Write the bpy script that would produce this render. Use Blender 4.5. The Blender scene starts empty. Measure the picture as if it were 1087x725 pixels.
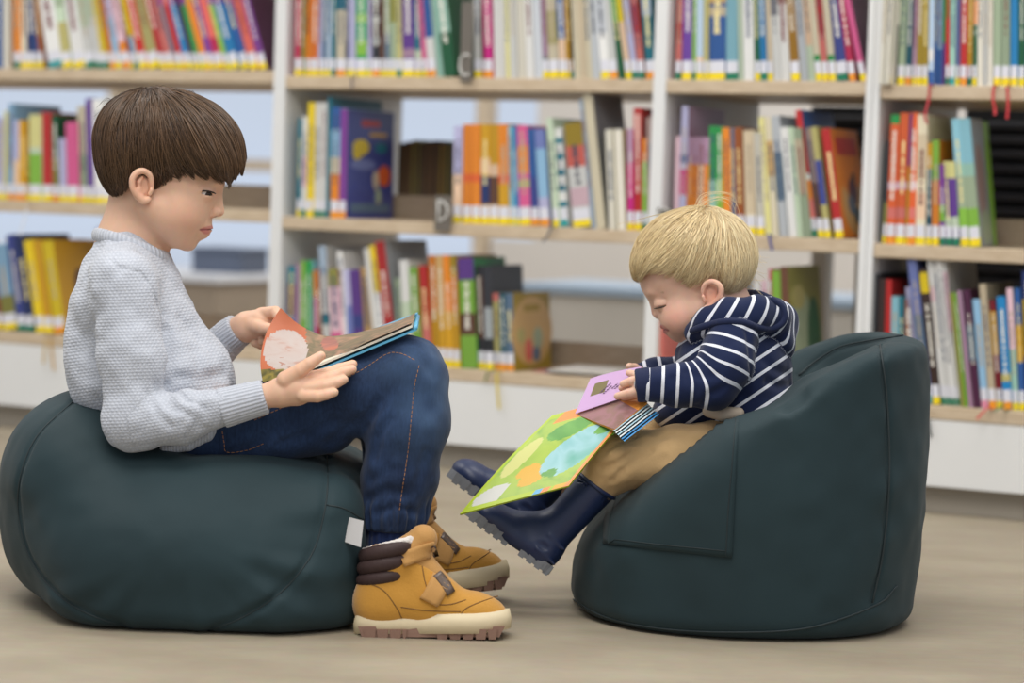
import bpy, math, random
import numpy as np
from mathutils import Vector, Matrix

SC = bpy.context.scene
COL = SC.collection
rnd = random.Random(7)

# ------------------------------------------------------------------ camera
IW, IH, F = 1087.0, 725.0, 2570.0          # 85 mm lens on a 36 mm wide frame
PITCH, ROLL, CAMH = 0.0650, 0.0321, 0.6548
cp, sp, cr, sr = math.cos(PITCH), math.sin(PITCH), math.cos(ROLL), math.sin(ROLL)
FWD = np.array([0, cp, -sp]); UP0 = np.array([0, sp, cp]); RT0 = np.array([1.0, 0, 0])
RIGHT = cr * RT0 + sr * UP0; UP = cr * UP0 - sr * RT0
CPOS = np.array([0, 0, CAMH])

cam = bpy.data.cameras.new('camera'); cam_o = bpy.data.objects.new('camera', cam); COL.objects.link(cam_o)
cam.sensor_width = 36.0; cam.lens = F / IW * 36.0
m = Matrix.Identity(4)
for i in range(3):
    m[i][0] = RIGHT[i]; m[i][1] = UP[i]; m[i][2] = -FWD[i]; m[i][3] = CPOS[i]
cam_o.matrix_world = m
cam.dof.use_dof = True; cam.dof.focus_distance = 3.62; cam.dof.aperture_fstop = 2.8
SC.camera = cam_o

def at(px, py, Y):
    """point of the place seen at photo pixel (px, py) at the depth y = Y"""
    d = FWD * F + RIGHT * (px - IW / 2) + UP * (IH / 2 - py)
    return CPOS + d * (Y / d[1])
def on_z(px, py, z):
    d = FWD * F + RIGHT * (px - IW / 2) + UP * (IH / 2 - py)
    return CPOS + d * ((z - CAMH) / d[2])
def pix(p):
    v = np.asarray(p) - CPOS
    d = v @ FWD
    return IW / 2 + F * (v @ RIGHT) / d, IH / 2 - F * (v @ UP) / d

# ------------------------------------------------------------------ colours, materials
def lin(h):
    h = h.lstrip('#'); o = []
    for i in (0, 2, 4):
        c = int(h[i:i + 2], 16) / 255
        o.append(c / 12.92 if c <= .04045 else ((c + .055) / 1.055) ** 2.4)
    return (o[0], o[1], o[2], 1.0)
MATS = {}
def new_mat(name):
    mt = bpy.data.materials.new(name); mt.use_nodes = True
    nt = mt.node_tree
    return mt, nt, nt.nodes['Principled BSDF']
def N(nt, kind, **kw):
    n = nt.nodes.new(kind)
    for k, v in kw.items():
        if k in n.inputs: n.inputs[k].default_value = v
        else: setattr(n, k, v)
    return n
def plain(hexcol, rough=.45, name=None, spec=.5, var=.06, sheen=0, metal=0):
    """procedural colour: a soft small variation of tone over the thing"""
    key = (hexcol, rough, spec, var, sheen, metal)
    if key in MATS: return MATS[key]
    mt, nt, b = new_mat(name or 'mat_' + hexcol.strip('#'))
    c = lin(hexcol)
    tc = N(nt, 'ShaderNodeTexCoord'); no = N(nt, 'ShaderNodeTexNoise', Scale=9.0, Detail=3.0)
    nt.links.new(tc.outputs['Object'], no.inputs['Vector'])
    rp = N(nt, 'ShaderNodeMixRGB'); rp.inputs[1].default_value = tuple(x * (1 - var) for x in c[:3]) + (1,)
    rp.inputs[2].default_value = tuple(min(1, x * (1 + var)) for x in c[:3]) + (1,)
    nt.links.new(no.outputs['Fac'], rp.inputs[0]); nt.links.new(rp.outputs[0], b.inputs['Base Color'])
    b.inputs['Roughness'].default_value = rough; b.inputs['Specular IOR Level'].default_value = spec
    b.inputs['Metallic'].default_value = metal
    if sheen: b.inputs['Sheen Weight'].default_value = sheen
    MATS[key] = mt
    return mt

# ------------------------------------------------------------------ objects
def wloc(o):
    v = Vector((0, 0, 0))
    while o is not None: v += o.location; o = o.parent
    return v
def link(name, verts, faces, mats, parent=None, smooth=False, midx=None, local=False, attrs=None, kind=None):
    """one mesh object; vertices are given in world coordinates unless local"""
    v = np.asarray(verts, dtype=np.float64).reshape(-1, 3)
    if parent is not None and not local: v = v - np.array(wloc(parent))
    me = bpy.data.meshes.new(name)
    if isinstance(faces, np.ndarray):
        k = faces.shape[1]
        me.vertices.add(len(v)); me.vertices.foreach_set('co', v.astype(np.float32).ravel())
        me.loops.add(faces.size); me.loops.foreach_set('vertex_index', faces.astype(np.int32).ravel())
        me.polygons.add(len(faces)); me.polygons.foreach_set('loop_start', np.arange(0, faces.size, k, dtype=np.int32))
        me.update(calc_edges=True); me.validate()
    else:
        me.from_pydata([tuple(x) for x in v], [], faces); me.update()
    for mt in (mats if isinstance(mats, (list, tuple)) else [mats]): me.materials.append(mt)
    if midx is not None: me.polygons.foreach_set('material_index', np.asarray(midx, dtype=np.int32))
    if smooth: me.polygons.foreach_set('use_smooth', np.ones(len(me.polygons), dtype=bool))
    for an, (ty, arr) in (attrs or {}).items():
        a = me.attributes.new(an, ty, 'POINT')
        a.data.foreach_set('vector' if ty == 'FLOAT_VECTOR' else 'value' if ty == 'FLOAT' else 'color', np.asarray(arr, dtype=np.float32).ravel())
    o = bpy.data.objects.new(name, me); COL.objects.link(o)
    if parent is not None: o.parent = parent
    if kind: o['kind'] = kind
    return o
def tag(o, label, cat, group=None):
    o['label'] = label; o['category'] = cat
    if group: o['group'] = group
    return o
def thing(name, label, cat, loc=(0, 0, 0), group=None, rot=None):
    o = bpy.data.objects.new(name, None); COL.objects.link(o); o.location = Vector([float(x) for x in loc]); o.empty_display_size = .05
    if rot is not None: o.rotation_euler = rot
    return tag(o, label, cat, group)

class MB:
    def __init__(s): s.v = []; s.f = []; s.m = []
    def add(s, v, f, mi=0):
        b = len(s.v); s.v += [tuple(map(float, x)) for x in v]; s.f += [tuple(i + b for i in q) for q in f]; s.m += [mi] * len(f); return s
    def box(s, x0, x1, y0, y1, z0, z1, mi=0, bev=0.0):
        if bev <= 0:
            return s.add([(x0, y0, z0), (x1, y0, z0), (x1, y1, z0), (x0, y1, z0), (x0, y0, z1), (x1, y0, z1), (x1, y1, z1), (x0, y1, z1)],
                         [(0, 3, 2, 1), (4, 5, 6, 7), (0, 1, 5, 4), (1, 2, 6, 5), (2, 3, 7, 6), (3, 0, 4, 7)], mi)
        b = bev; vs = []; fs = []          # chamfered box
        X, Y, Z = (x0, x1), (y0, y1), (z0, z1)
        idx = {}
        for i in (0, 1):
            for j in (0, 1):
                for k in (0, 1):
                    c = np.array([X[i], Y[j], Z[k]]); d = np.array([1 - 2 * i, 1 - 2 * j, 1 - 2 * k]) * b
                    for a in range(3):
                        q = c + d; q[a] = c[a]; idx[i, j, k, a] = len(vs); vs.append(q)
        for a in range(3):
            u, w = [(1, 2), (2, 0), (0, 1)][a]
            for e in (0, 1):
                loop = []
                for (p, q) in ((0, 0), (1, 0), (1, 1), (0, 1)):
                    t = [0, 0, 0]; t[a] = e; t[u] = p; t[w] = q; loop.append(idx[t[0], t[1], t[2], a])
                fs.append(tuple(loop if e else loop[::-1]))
        for a in range(3):
            u, w = [(1, 2), (2, 0), (0, 1)][a]
            for p in (0, 1):
                for q in (0, 1):
                    t0 = [0, 0, 0]; t0[u] = p; t0[w] = q; t1 = list(t0); t1[a] = 1
                    l = [idx[(*t0, u)], idx[(*t1, u)], idx[(*t1, w)], idx[(*t0, w)]]
                    fs.append(tuple(l if p ^ q else l[::-1]))
        for i in (0, 1):
            for j in (0, 1):
                for k in (0, 1):
                    l = [idx[i, j, k, 0], idx[i, j, k, 1], idx[i, j, k, 2]]
                    fs.append(tuple(l if (i + j + k) % 2 else l[::-1]))
        return s.add(vs, fs, mi)
    def tube(s, pts, rad, n=8, mi=0, cap=True, flat=1.0):
        P = np.asarray(pts, float); k = len(P); R = np.broadcast_to(np.asarray(rad, float), (k,))
        T = np.gradient(P, axis=0); T /= np.linalg.norm(T, axis=1)[:, None] + 1e-12
        u = np.cross(T[0], (0, 0, 1.0))
        if np.linalg.norm(u) < 1e-3: u = np.cross(T[0], (0, 1.0, 0))
        vs = []
        for i in range(k):
            u = u - T[i] * (u @ T[i]); u /= np.linalg.norm(u); w = np.cross(T[i], u)
            for a in range(n):
                t = 2 * math.pi * a / n; vs.append(P[i] + R[i] * (u * math.cos(t) + flat * w * math.sin(t)))
        fs = [(i * n + a, i * n + (a + 1) % n, (i + 1) * n + (a + 1) % n, (i + 1) * n + a) for i in range(k - 1) for a in range(n)]
        if cap: fs += [tuple(range(n))[::-1], tuple((k - 1) * n + a for a in range(n))]
        return s.add(vs, fs, mi)
    def sheet(s, A, B, th, nrm, mi=0):
        """thin solid between two polylines A and B, thickness th along nrm"""
        A = np.asarray(A, float); B = np.asarray(B, float); nrm = np.asarray(nrm, float) * th; k = len(A)
        vs = list(A) + list(B) + list(A + nrm) + list(B + nrm); fs = []
        for i in range(k - 1):
            fs += [(i, i + 1, k + i + 1, k + i), (2 * k + i, 3 * k + i, 3 * k + i + 1, 2 * k + i + 1),
                   (i, 2 * k + i, 2 * k + i + 1, i + 1), (k + i, k + i + 1, 3 * k + i + 1, 3 * k + i)]
        fs += [(0, k, 3 * k, 2 * k), (k - 1, 3 * k - 1, 4 * k - 1, 2 * k - 1)]
        return s.add(vs, fs, mi)
    def build(s, name, mats, parent=None, smooth=False, local=False, kind=None):
        return link(name, s.v, s.f, mats, parent, smooth, s.m, local, None, kind)

# ------------------------------------------------------------------ solid modelling with distance fields
def seg_t(P, a, b):
    ab = b - a; t = np.clip(((P - a) @ ab) / max(ab @ ab, 1e-12), 0, 1)
    return t
class Cone:
    def __init__(s, a, b, ra, rb):
        s.a = np.asarray(a, float); s.b = np.asarray(b, float); s.ra = ra; s.rb = rb
        s.bc = (s.a + s.b) / 2; s.br = np.linalg.norm(s.b - s.a) / 2 + max(ra, rb)
    def __call__(s, P):
        t = seg_t(P, s.a, s.b); q = P - (s.a + t[:, None] * (s.b - s.a))
        return np.sqrt((q * q).sum(1)) - (s.ra + t * (s.rb - s.ra))
class Ell:
    """ellipsoid; R holds its three axes as rows"""
    def __init__(s, c, r, R=None): s.c = np.asarray(c, float); s.r = np.asarray(r, float); s.R = np.eye(3) if R is None else np.asarray(R, float); s.bc = s.c; s.br = max(r)
    def __call__(s, P):
        q = (P - s.c) @ s.R.T; k0 = np.sqrt(((q / s.r) ** 2).sum(1)); k1 = np.sqrt(((q / s.r ** 2) ** 2).sum(1)) + 1e-9
        return k0 * (k0 - 1) / k1
class RBox:
    def __init__(s, c, r, R=None, rad=.005): s.c = np.asarray(c, float); s.r = np.asarray(r, float) - rad; s.R = np.eye(3) if R is None else np.asarray(R, float); s.rad = rad; s.bc = s.c; s.br = float(np.linalg.norm(r))
    def __call__(s, P):
        q = np.abs((P - s.c) @ s.R.T) - s.r
        return np.sqrt((np.maximum(q, 0) ** 2).sum(1)) + np.minimum(q.max(1), 0) - s.rad
class Half:
    def __init__(s, c, n): s.c = np.asarray(c, float); n = np.asarray(n, float); s.n = n / np.linalg.norm(n)
    def __call__(s, P): return (P - s.c) @ s.n
def smin(a, b, k):
    if k <= 0: return np.minimum(a, b)
    h = np.clip(.5 + .5 * (b - a) / k, 0, 1)
    return b + (a - b) * h - k * h * (1 - h)
class Field:
    def __init__(s): s.ops = []
    def u(s, prim, k=.0): s.ops.append(('u', prim, k)); return s
    def sub(s, prim, k=.0): s.ops.append(('s', prim, k)); return s
    def cut(s, prim, k=.0): s.ops.append(('i', prim, k)); return s
    def mod(s, fn): s.ops.append(('m', fn, 0)); return s
    def __call__(s, P):
        if len(P) > 12000: return np.concatenate([s(P[i:i + 12000]) for i in range(0, len(P), 12000)])
        d = np.full(len(P), .06); lo, hi = P.min(0), P.max(0)
        for o, pr, k in s.ops:
            if o == 'm': d = pr(P, d); continue
            if o != 'i' and hasattr(pr, 'bc'):           # too far away to matter here
                q = np.maximum(np.maximum(lo - pr.bc, pr.bc - hi), 0)
                if math.sqrt(q @ q) - pr.br > .05 + k: continue
            e = pr(P)
            if o == 'u': d = smin(d, e, k)
            elif o == 's': d = -smin(-d, e, k)
            else: d = -smin(-d, -e, k)
        return d
def ev(f, P):
    out = np.empty(len(P))
    for i in range(0, len(P), 200000): out[i:i + 200000] = f(P[i:i + 200000])
    return out
def polygonise(f, lo, hi, h):
    lo = np.asarray(lo, float); hi = np.asarray(hi, float); B = 4
    nb = np.ceil((hi - lo) / (h * B)).astype(int); n = nb * B
    ci = np.stack(np.meshgrid(*[np.arange(k) for k in nb], indexing='ij'), -1).reshape(-1, 3)
    cd = ev(f, lo + (ci * B + (B - 1) / 2) * h)
    D = np.repeat(np.repeat(np.repeat(cd.reshape(nb), B, 0), B, 1), B, 2)
    act = ci[np.abs(cd) < h * B * 1.7]
    off = np.stack(np.meshgrid(*[np.arange(B)] * 3, indexing='ij'), -1).reshape(-1, 3)
    ii = (act[:, None] * B + off[None]).reshape(-1, 3)
    D[ii[:, 0], ii[:, 1], ii[:, 2]] = ev(f, lo + ii * h)
    S = D < 0
    c = np.stack([S[dx:n[0] - 1 + dx, dy:n[1] - 1 + dy, dz:n[2] - 1 + dz] for dx in (0, 1) for dy in (0, 1) for dz in (0, 1)])
    mix = c.any(0) & ~c.all(0); idx = np.argwhere(mix)
    num = np.full(mix.shape, -1, dtype=np.int64); num[mix] = np.arange(len(idx))
    acc = np.zeros((len(idx), 3)); cnt = np.zeros(len(idx))
    cor = [(dx, dy, dz) for dx in (0, 1) for dy in (0, 1) for dz in (0, 1)]
    for a in cor:
        for ax in range(3):
            if a[ax]: continue
            b = list(a); b[ax] = 1
            i0 = idx + a; i1 = idx + b
            d0 = D[i0[:, 0], i0[:, 1], i0[:, 2]]; d1 = D[i1[:, 0], i1[:, 1], i1[:, 2]]
            x = (d0 < 0) != (d1 < 0); t = np.where(x, d0 / np.where(x, d0 - d1, 1), 0)
            q = np.tile(np.array(a, float), (len(idx), 1)); q[:, ax] += t
            acc += q * x[:, None]; cnt += x
    V = lo + (idx + acc / cnt[:, None]) * h
    quads = []
    for ax in range(3):
        u, w = (ax + 1) % 3, (ax + 2) % 3
        sl0 = [slice(None)] * 3; sl1 = [slice(None)] * 3; sl0[ax] = slice(0, -1); sl1[ax] = slice(1, None)
        s0 = S[tuple(sl0)]; s1 = S[tuple(sl1)]
        e = np.argwhere(s0 != s1); e = e[(e[:, u] > 0) & (e[:, w] > 0)]
        e = e[(e[:, u] < n[u] - 1) & (e[:, w] < n[w] - 1)]
        fl = s0[e[:, 0], e[:, 1], e[:, 2]]
        def g(du, dw):
            q = e.copy(); q[:, u] -= du; q[:, w] -= dw; return num[q[:, 0], q[:, 1], q[:, 2]]
        Q = np.stack([g(1, 1), g(0, 1), g(0, 0), g(1, 0)], 1); Q[~fl] = Q[~fl][:, ::-1]
        quads.append(Q[(Q >= 0).all(1)])
    Fq = np.concatenate(quads)
    for _ in range(1):                            # settle the vertices on the surface
        g, d = grad(f, V, h * .5); V = V - g * np.clip(d, -h * .5, h * .5)[:, None]
    return V, Fq
def grad(f, P, e=.001):
    d = ev(f, P); g = np.stack([ev(f, P + np.eye(3)[i] * e) - d for i in range(3)], 1) / e
    return g / (np.linalg.norm(g, axis=1)[:, None] + 1e-9), d
def vnoise(P, sc, seed=0):
    """smooth value noise in -1..1"""
    q = np.asarray(P) * sc + seed * 17.3; i = np.floor(q).astype(np.int64); t = q - i; t = t * t * (3 - 2 * t)
    def hsh(a):
        n = (a[:, 0] * 374761393 + a[:, 1] * 668265263 + a[:, 2] * 2147483647 + seed * 1013) & 0x7fffffff
        n = ((n ^ (n >> 13)) * 1274126177) & 0x7fffffff
        return ((n ^ (n >> 16)) & 0xffff) / 32767.5 - 1
    r = 0
    for dx in (0, 1):
        for dy in (0, 1):
            for dz in (0, 1):
                w = np.abs(1 - dx - t[:, 0]) * np.abs(1 - dy - t[:, 1]) * np.abs(1 - dz - t[:, 2])
                r = r + w * hsh(i + np.array([dx, dy, dz]))
    return r
class Fig:
    """positions of one figure: photo pixel plus depth relative to its middle plane (metres)"""
    def __init__(s, Y): s.Y = Y
    def p(s, x, y, d=0.): return at(x, y, s.Y + d)
    def r(s, px, d=0.): return px * (s.Y + d) / F
    def cone(s, a, b):      # a, b = (x, y, d, r px)
        return Cone(s.p(*a[:3]), s.p(*b[:3]), s.r(a[3], a[2]), s.r(b[3], b[2]))
    def chain(s, pts):
        return [s.cone(a, b) for a, b in zip(pts[:-1], pts[1:])]
    def ell(s, x, y, d, rx, ry, rd, ang=0., yaw=0.):
        """ang: turn in the picture plane, degrees, anticlockwise in the photo; rx, ry in px, rd in metres"""
        a = math.radians(ang); b = math.radians(yaw)
        X = math.cos(a) * RIGHT + math.sin(a) * UP; Z = -math.sin(a) * RIGHT + math.cos(a) * UP; Yv = FWD
        X2 = math.cos(b) * X + math.sin(b) * Yv; Y2 = -math.sin(b) * X + math.cos(b) * Yv
        return Ell(s.p(x, y, d), (s.r(rx, d), rd, s.r(ry, d)), np.stack([X2, Y2, Z]))
    def uv(s, P):
        """photo pixel of points, as if at this figure's middle plane"""
        v = P - CPOS; d = v @ FWD
        return IW / 2 + F * (v @ RIGHT) / d, IH / 2 - F * (v @ UP) / d
def bez(p0, p1, p2, n=12):
    t = np.linspace(0, 1, n)[:, None]; p0, p1, p2 = map(np.asarray, (p0, p1, p2))
    return (1 - t) ** 2 * p0 + 2 * t * (1 - t) * p1 + t * t * p2
def crom(pts, n=8):
    """smooth curve through points"""
    P = np.asarray(pts, float); Q = np.vstack([2 * P[0] - P[1], P, 2 * P[-1] - P[-2]]); o = []
    for i in range(1, len(Q) - 2):
        t = np.linspace(0, 1, n, endpoint=False)[:, None]; a, b, c, d = Q[i - 1:i + 3]
        o.append(.5 * (2 * b + (c - a) * t + (2 * a - 5 * b + 4 * c - d) * t ** 2 + (3 * b - a - 3 * c + d) * t ** 3))
    return np.vstack(o + [P[-1:]])

def hit(f, pts, y0=2.7, y1=5.0):
    """where the view ray of each photo pixel first meets the solid"""
    pts = np.asarray(pts, float); A = np.array([at(x, y, y0) for x, y in pts[:, :2]]); Bp = np.array([at(x, y, y1) for x, y in pts[:, :2]])
    D = Bp - A; L = np.linalg.norm(D, axis=1)[:, None]; D /= L; t = np.zeros(len(pts))
    for _ in range(120):
        d = f(A + D * t[:, None]); t += np.clip(d * .6, -.02, .04)
    return A + D * t[:, None]
def fn_mat(name, base, rough=.7, bump_scale=0, bump=.0, var=.1, sheen=.0, spec=.3, nscale=6.):
    """cloth or moulded stuff: tone variation plus a fine bump"""
    mt, nt, b = new_mat(name); tc = N(nt, 'ShaderNodeTexCoord'); c = lin(base)
    no = N(nt, 'ShaderNodeTexNoise', Scale=nscale, Detail=6.0, Roughness=.65); nt.links.new(tc.outputs['Object'], no.inputs['Vector'])
    mx = N(nt, 'ShaderNodeMixRGB'); mx.inputs[1].default_value = tuple(x * (1 - var) for x in c[:3]) + (1,); mx.inputs[2].default_value = tuple(min(1, x * (1 + var)) for x in c[:3]) + (1,)
    nt.links.new(no.outputs['Fac'], mx.inputs[0]); nt.links.new(mx.outputs[0], b.inputs['Base Color'])
    b.inputs['Roughness'].default_value = rough; b.inputs['Specular IOR Level'].default_value = spec; b.inputs['Sheen Weight'].default_value = sheen
    if bump:
        n2 = N(nt, 'ShaderNodeTexNoise', Scale=bump_scale, Detail=3.0); nt.links.new(tc.outputs['Object'], n2.inputs['Vector'])
        bp = N(nt, 'ShaderNodeBump', Strength=bump, Distance=.002); nt.links.new(n2.outputs['Fac'], bp.inputs['Height']); nt.links.new(bp.outputs[0], b.inputs['Normal'])
    return mt
def solid(name, f, lo, hi, h, mats, parent=None, attrs=None, smooth=True):
    V, Q = polygonise(f, lo, hi, h)
    at_ = attrs(V) if attrs else None
    return link(name, V, Q, mats, parent, smooth, None, False, at_)
def bounds(pts, pad=.0):
    P = np.asarray(pts); return P.min(0) - pad, P.max(0) + pad
def chain_d(P, pts):
    """distance to a polyline"""
    d = np.full(len(P), 9.)
    for a, b in zip(pts[:-1], pts[1:]):
        t = seg_t(P, a, b); q = P - (a + t[:, None] * (b - a)); d = np.minimum(d, np.sqrt((q * q).sum(1)))
    return d
# ------------------------------------------------------------------ the place: floor, far wall, light
def mat_floor():
    mt, nt, b = new_mat('floor_vinyl')
    tc = N(nt, 'ShaderNodeTexCoord')
    n1 = N(nt, 'ShaderNodeTexNoise', Scale=2.2, Detail=5.0, Roughness=.6); n2 = N(nt, 'ShaderNodeTexNoise', Scale=38.0, Detail=4.0)
    mp = N(nt, 'ShaderNodeMapping'); mp.inputs['Scale'].default_value = (1, 2.2, 1)
    nt.links.new(tc.outputs['Object'], mp.inputs[0]); nt.links.new(mp.outputs[0], n1.inputs['Vector']); nt.links.new(mp.outputs[0], n2.inputs['Vector'])
    r = N(nt, 'ShaderNodeValToRGB'); e = r.color_ramp.elements
    e[0].position = .3; e[0].color = lin('978A76'); e[1].position = .72; e[1].color = lin('ADA28D')
    r2 = N(nt, 'ShaderNodeMixRGB'); r2.blend_type = 'MULTIPLY'; r2.inputs[0].default_value = .22
    nt.links.new(n1.outputs['Fac'], r.inputs[0]); nt.links.new(r.outputs[0], r2.inputs[1]); nt.links.new(n2.outputs['Color'], r2.inputs[2])
    nt.links.new(r2.outputs[0], b.inputs['Base Color']); b.inputs['Roughness'].default_value = .55
    return mt
fl = MB(); fl.box(-9, 9, -3, 14, -.06, 0); fl.build('floor', mat_floor(), kind='structure')
M_white = plain('E4E4E2', .4, var=.02); M_kick = plain('A39A8C', .5, var=.04)

# shelf frame of reference: s along the shelves (towards the right and nearer), n into the shelves
SD, SYAW = 5.4394, .4703
SX = np.array([math.cos(SYAW), -math.sin(SYAW), 0]); SN = np.array([math.sin(SYAW), math.cos(SYAW), 0])
def sh(s, n, z): return np.array([0, SD, 0]) + SX * s + SN * n + np.array([0, 0, z])
def s_at(px, z, n=0.0):
    """position along the shelf whose point at height z is seen in photo column px"""
    lo, hi = -4., 3.
    for _ in range(40):
        mid = (lo + hi) / 2
        if pix(sh(mid, n, z))[0] < px: lo = mid
        else: hi = mid
    return (lo + hi) / 2
Z1, Z2, Z3, ZP = .891, .561, .231, .0583

def sbox(mb, s0, s1, n0, n1, z0, z1, mi=0, bev=0.):
    t = MB(); t.box(s0, s1, n0, n1, z0, z1, mi, bev)
    mb.add([sh(*v) for v in t.v], t.f, mi)
# far wall with windows on to the bright outside
wall = MB(); NW = 4.2
sbox(wall, -2.25, 9, NW, NW + .1, 0, .42); sbox(wall, -9, -2.25, NW, NW + .1, 0, .20)
sbox(wall, -9, 9, NW, NW + .1, 1.9, 2.4)
M_wall = plain('CFC9C2', .8, var=.03)
ws = [-9, -6.1, -5.9, -4.3, -4.1, -2.3, -2.05, -.1, .35, 2.0, 2.2, 4.0, 4.2, 9]
for i in range(0, len(ws) - 1, 2):
    sbox(wall, ws[i], ws[i + 1] if i + 1 < len(ws) else 9, NW, NW + .1, .42, 1.9) if i in (0, 6, 12) else None
wall.build('wall_back', M_wall, kind='structure')
wl = MB(); wl.box(-6.6, -6.5, 5.5, 13, 0, 2.4); wl.build('wall_left', M_wall, kind='structure')
M_fr = plain('C9B79E', .5)
k = 0
for a, b_ in ((-4.1, -2.3), (-6.1, -4.2), (-.1, 1.9), (2.0, 4.0)):
    k += 1
    fr = MB()
    for x in (a, (a + b_) / 2, b_): sbox(fr, x - .03, x + .03, NW - .02, NW + .06, (.42 if a > -2 else .2), 1.9)
    for z in ((.42 if a > -2 else .2), 1.0 if a > -2 else .70, 1.88): sbox(fr, a, b_, NW - .02, NW + .06, z - .025, z + .025)
    fr.build('window_%d' % k, M_fr, kind='structure')

def mk_world():
    w = bpy.data.worlds.new('sky'); SC.world = w; w.use_nodes = True; nt = w.node_tree
    bg = nt.nodes['Background']; tc = N(nt, 'ShaderNodeTexCoord'); sx = N(nt, 'ShaderNodeSeparateXYZ')
    nt.links.new(tc.outputs['Generated'], sx.inputs[0])
    r = N(nt, 'ShaderNodeValToRGB'); e = r.color_ramp.elements
    e[0].position = .44; e[0].color = (.52, .50, .47, 1); e[1].position = .49; e[1].color = (.98, 1.12, 1.36, 1)
    el = r.color_ramp.elements.new(.62); el.color = (.80, .86, .95, 1); el = r.color_ramp.elements.new(.95); el.color = (.98, .98, .96, 1)
    mr = N(nt, 'ShaderNodeMapRange'); mr.inputs[1].default_value = -1; mr.inputs[2].default_value = 1
    nt.links.new(sx.outputs['Z'], mr.inputs[0]); nt.links.new(mr.outputs[0], r.inputs[0]); nt.links.new(r.outputs[0], bg.inputs[0])
    bg.inputs[1].default_value = .62
mk_world()
def lamp(name, loc, size, energy, col=(1, .97, .93), to=(0, 4, .5)):
    l = bpy.data.lights.new(name, 'AREA'); l.shape = 'RECTANGLE'; l.size = size[0]; l.size_y = size[1]; l.energy = energy; l.color = col
    o = bpy.data.objects.new(name, l); COL.objects.link(o); o.location = loc
    d = Vector(to) - Vector(loc); o.rotation_euler = d.to_track_quat('-Z', 'Y').to_euler()
    return o
lamp('overhead_light', (-.6, 2.6, 2.9), (1.8, .9), 46, to=(-.6, 3.0, 0))
lamp('overhead_light', (1.5, 4.2, 2.9), (1.8, .9), 36, to=(1.5, 4.2, 0))
lamp('overhead_light', (-1.8, 4.6, 2.9), (1.8, .9), 36, to=(-1.8, 4.6, 0))
lamp('overhead_light', (0.2, 1.0, 2.9), (2.2, .9), 40, to=(0.3, 4.4, .3))
lamp('overhead_light', (1.0, 8.0, 2.9), (2.4, 1.6), 60, to=(0, 9.5, .4))  # added light, put in to brighten the far wall that stood unlit
lamp('overhead_light', (-3.2, 7.2, 2.9), (2.4, 1.6), 50, to=(-3.4, 8.5, .3))
SC.view_settings.view_transform = 'Standard'; SC.view_settings.look = 'None'; SC.view_settings.gamma = 1; SC.view_settings.use_curve_mapping = False
SC.view_settings.exposure = -.03

# ------------------------------------------------------------------ bookcases
def mat_wood(name, c1, c2):
    mt, nt, b = new_mat(name)
    tc = N(nt, 'ShaderNodeTexCoord'); mp = N(nt, 'ShaderNodeMapping'); mp.inputs['Rotation'].default_value = (0, 0, SYAW); mp.inputs['Scale'].default_value = (3, 30, 60)
    no = N(nt, 'ShaderNodeTexNoise', Scale=1.6, Detail=5.0, Roughness=.65)
    r = N(nt, 'ShaderNodeValToRGB'); r.color_ramp.elements[0].position = .3; r.color_ramp.elements[1].position = .7
    r.color_ramp.elements[0].color = lin(c1); r.color_ramp.elements[1].color = lin(c2)
    nt.links.new(tc.outputs['Object'], mp.inputs[0]); nt.links.new(mp.outputs[0], no.inputs['Vector']); nt.links.new(no.outputs['Fac'], r.inputs[0]); nt.links.new(r.outputs[0], b.inputs['Base Color'])
    b.inputs['Roughness'].default_value = .45
    return mt
M_wood = mat_wood('pale_oak', 'BFA98C', 'D2BFA4'); M_strip = mat_wood('oak_strip', '93816C', 'A4937E')
DEPTH = .56
SA0, SA1, SB, SB1, SC1 = -2.15, -.6345, .3399, .8235, 1.75
UW = .0150
def bookcase(label, edges, jog=0.):
    t = thing('bookcase', label, 'bookcase', sh((edges[0] + edges[-1]) / 2, DEPTH / 2, 0))
    for i, e in enumerate(edges):
        mb = MB(); w = UW if i in (0, len(edges) - 1) else .030
        x0 = e - w / 2 if 0 < i < len(edges) - 1 else (e if i == 0 else e - w)
        sbox(mb, x0, x0 + w, -.003, DEPTH, ZP + (.0 if i not in (0, len(edges) - 1) else 0), 1.55, 0, .001); mb.build('upright', M_white, t)
    for a, b_ in zip(edges[:-1], edges[1:]):
        a2 = a + .0151; b2 = b_ - .0151
        for z in (Z3, Z2, Z1, Z1 + .36):
            z = z + jog
            mb = MB(); sbox(mb, a2, b2, 0, DEPTH, z - .029, z, 0, .002); mb.build('shelf_board', M_wood, t)
            mb = MB(); sbox(mb, a2, b2, DEPTH / 2 - .006, DEPTH / 2 + .006, z, z + .058); mb.build('divider_strip', M_strip, t)
        mb = MB(); sbox(mb, a + .0002, b_ - .0002, -.006, -.0032, ZP, Z3 + jog - .0295); mb.build('front_panel', M_white, t)
    mb = MB(); sbox(mb, edges[0] + .01, edges[-1] - .01, .035, .055, 0, ZP + .004); mb.build('kickboard', M_kick, t)
    return t
bookcase('white bookcase with pale wood shelves behind the older boy, at the left', [SA0, SA1 - .001], .012)
bookcase('wide white bookcase with pale wood shelves behind both children, divided by a middle upright', [SA1, SB, SB1])
bookcase('white bookcase with pale wood shelves behind the grey chair, at the right', [SB1 + .001, SC1], -.006)
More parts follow.
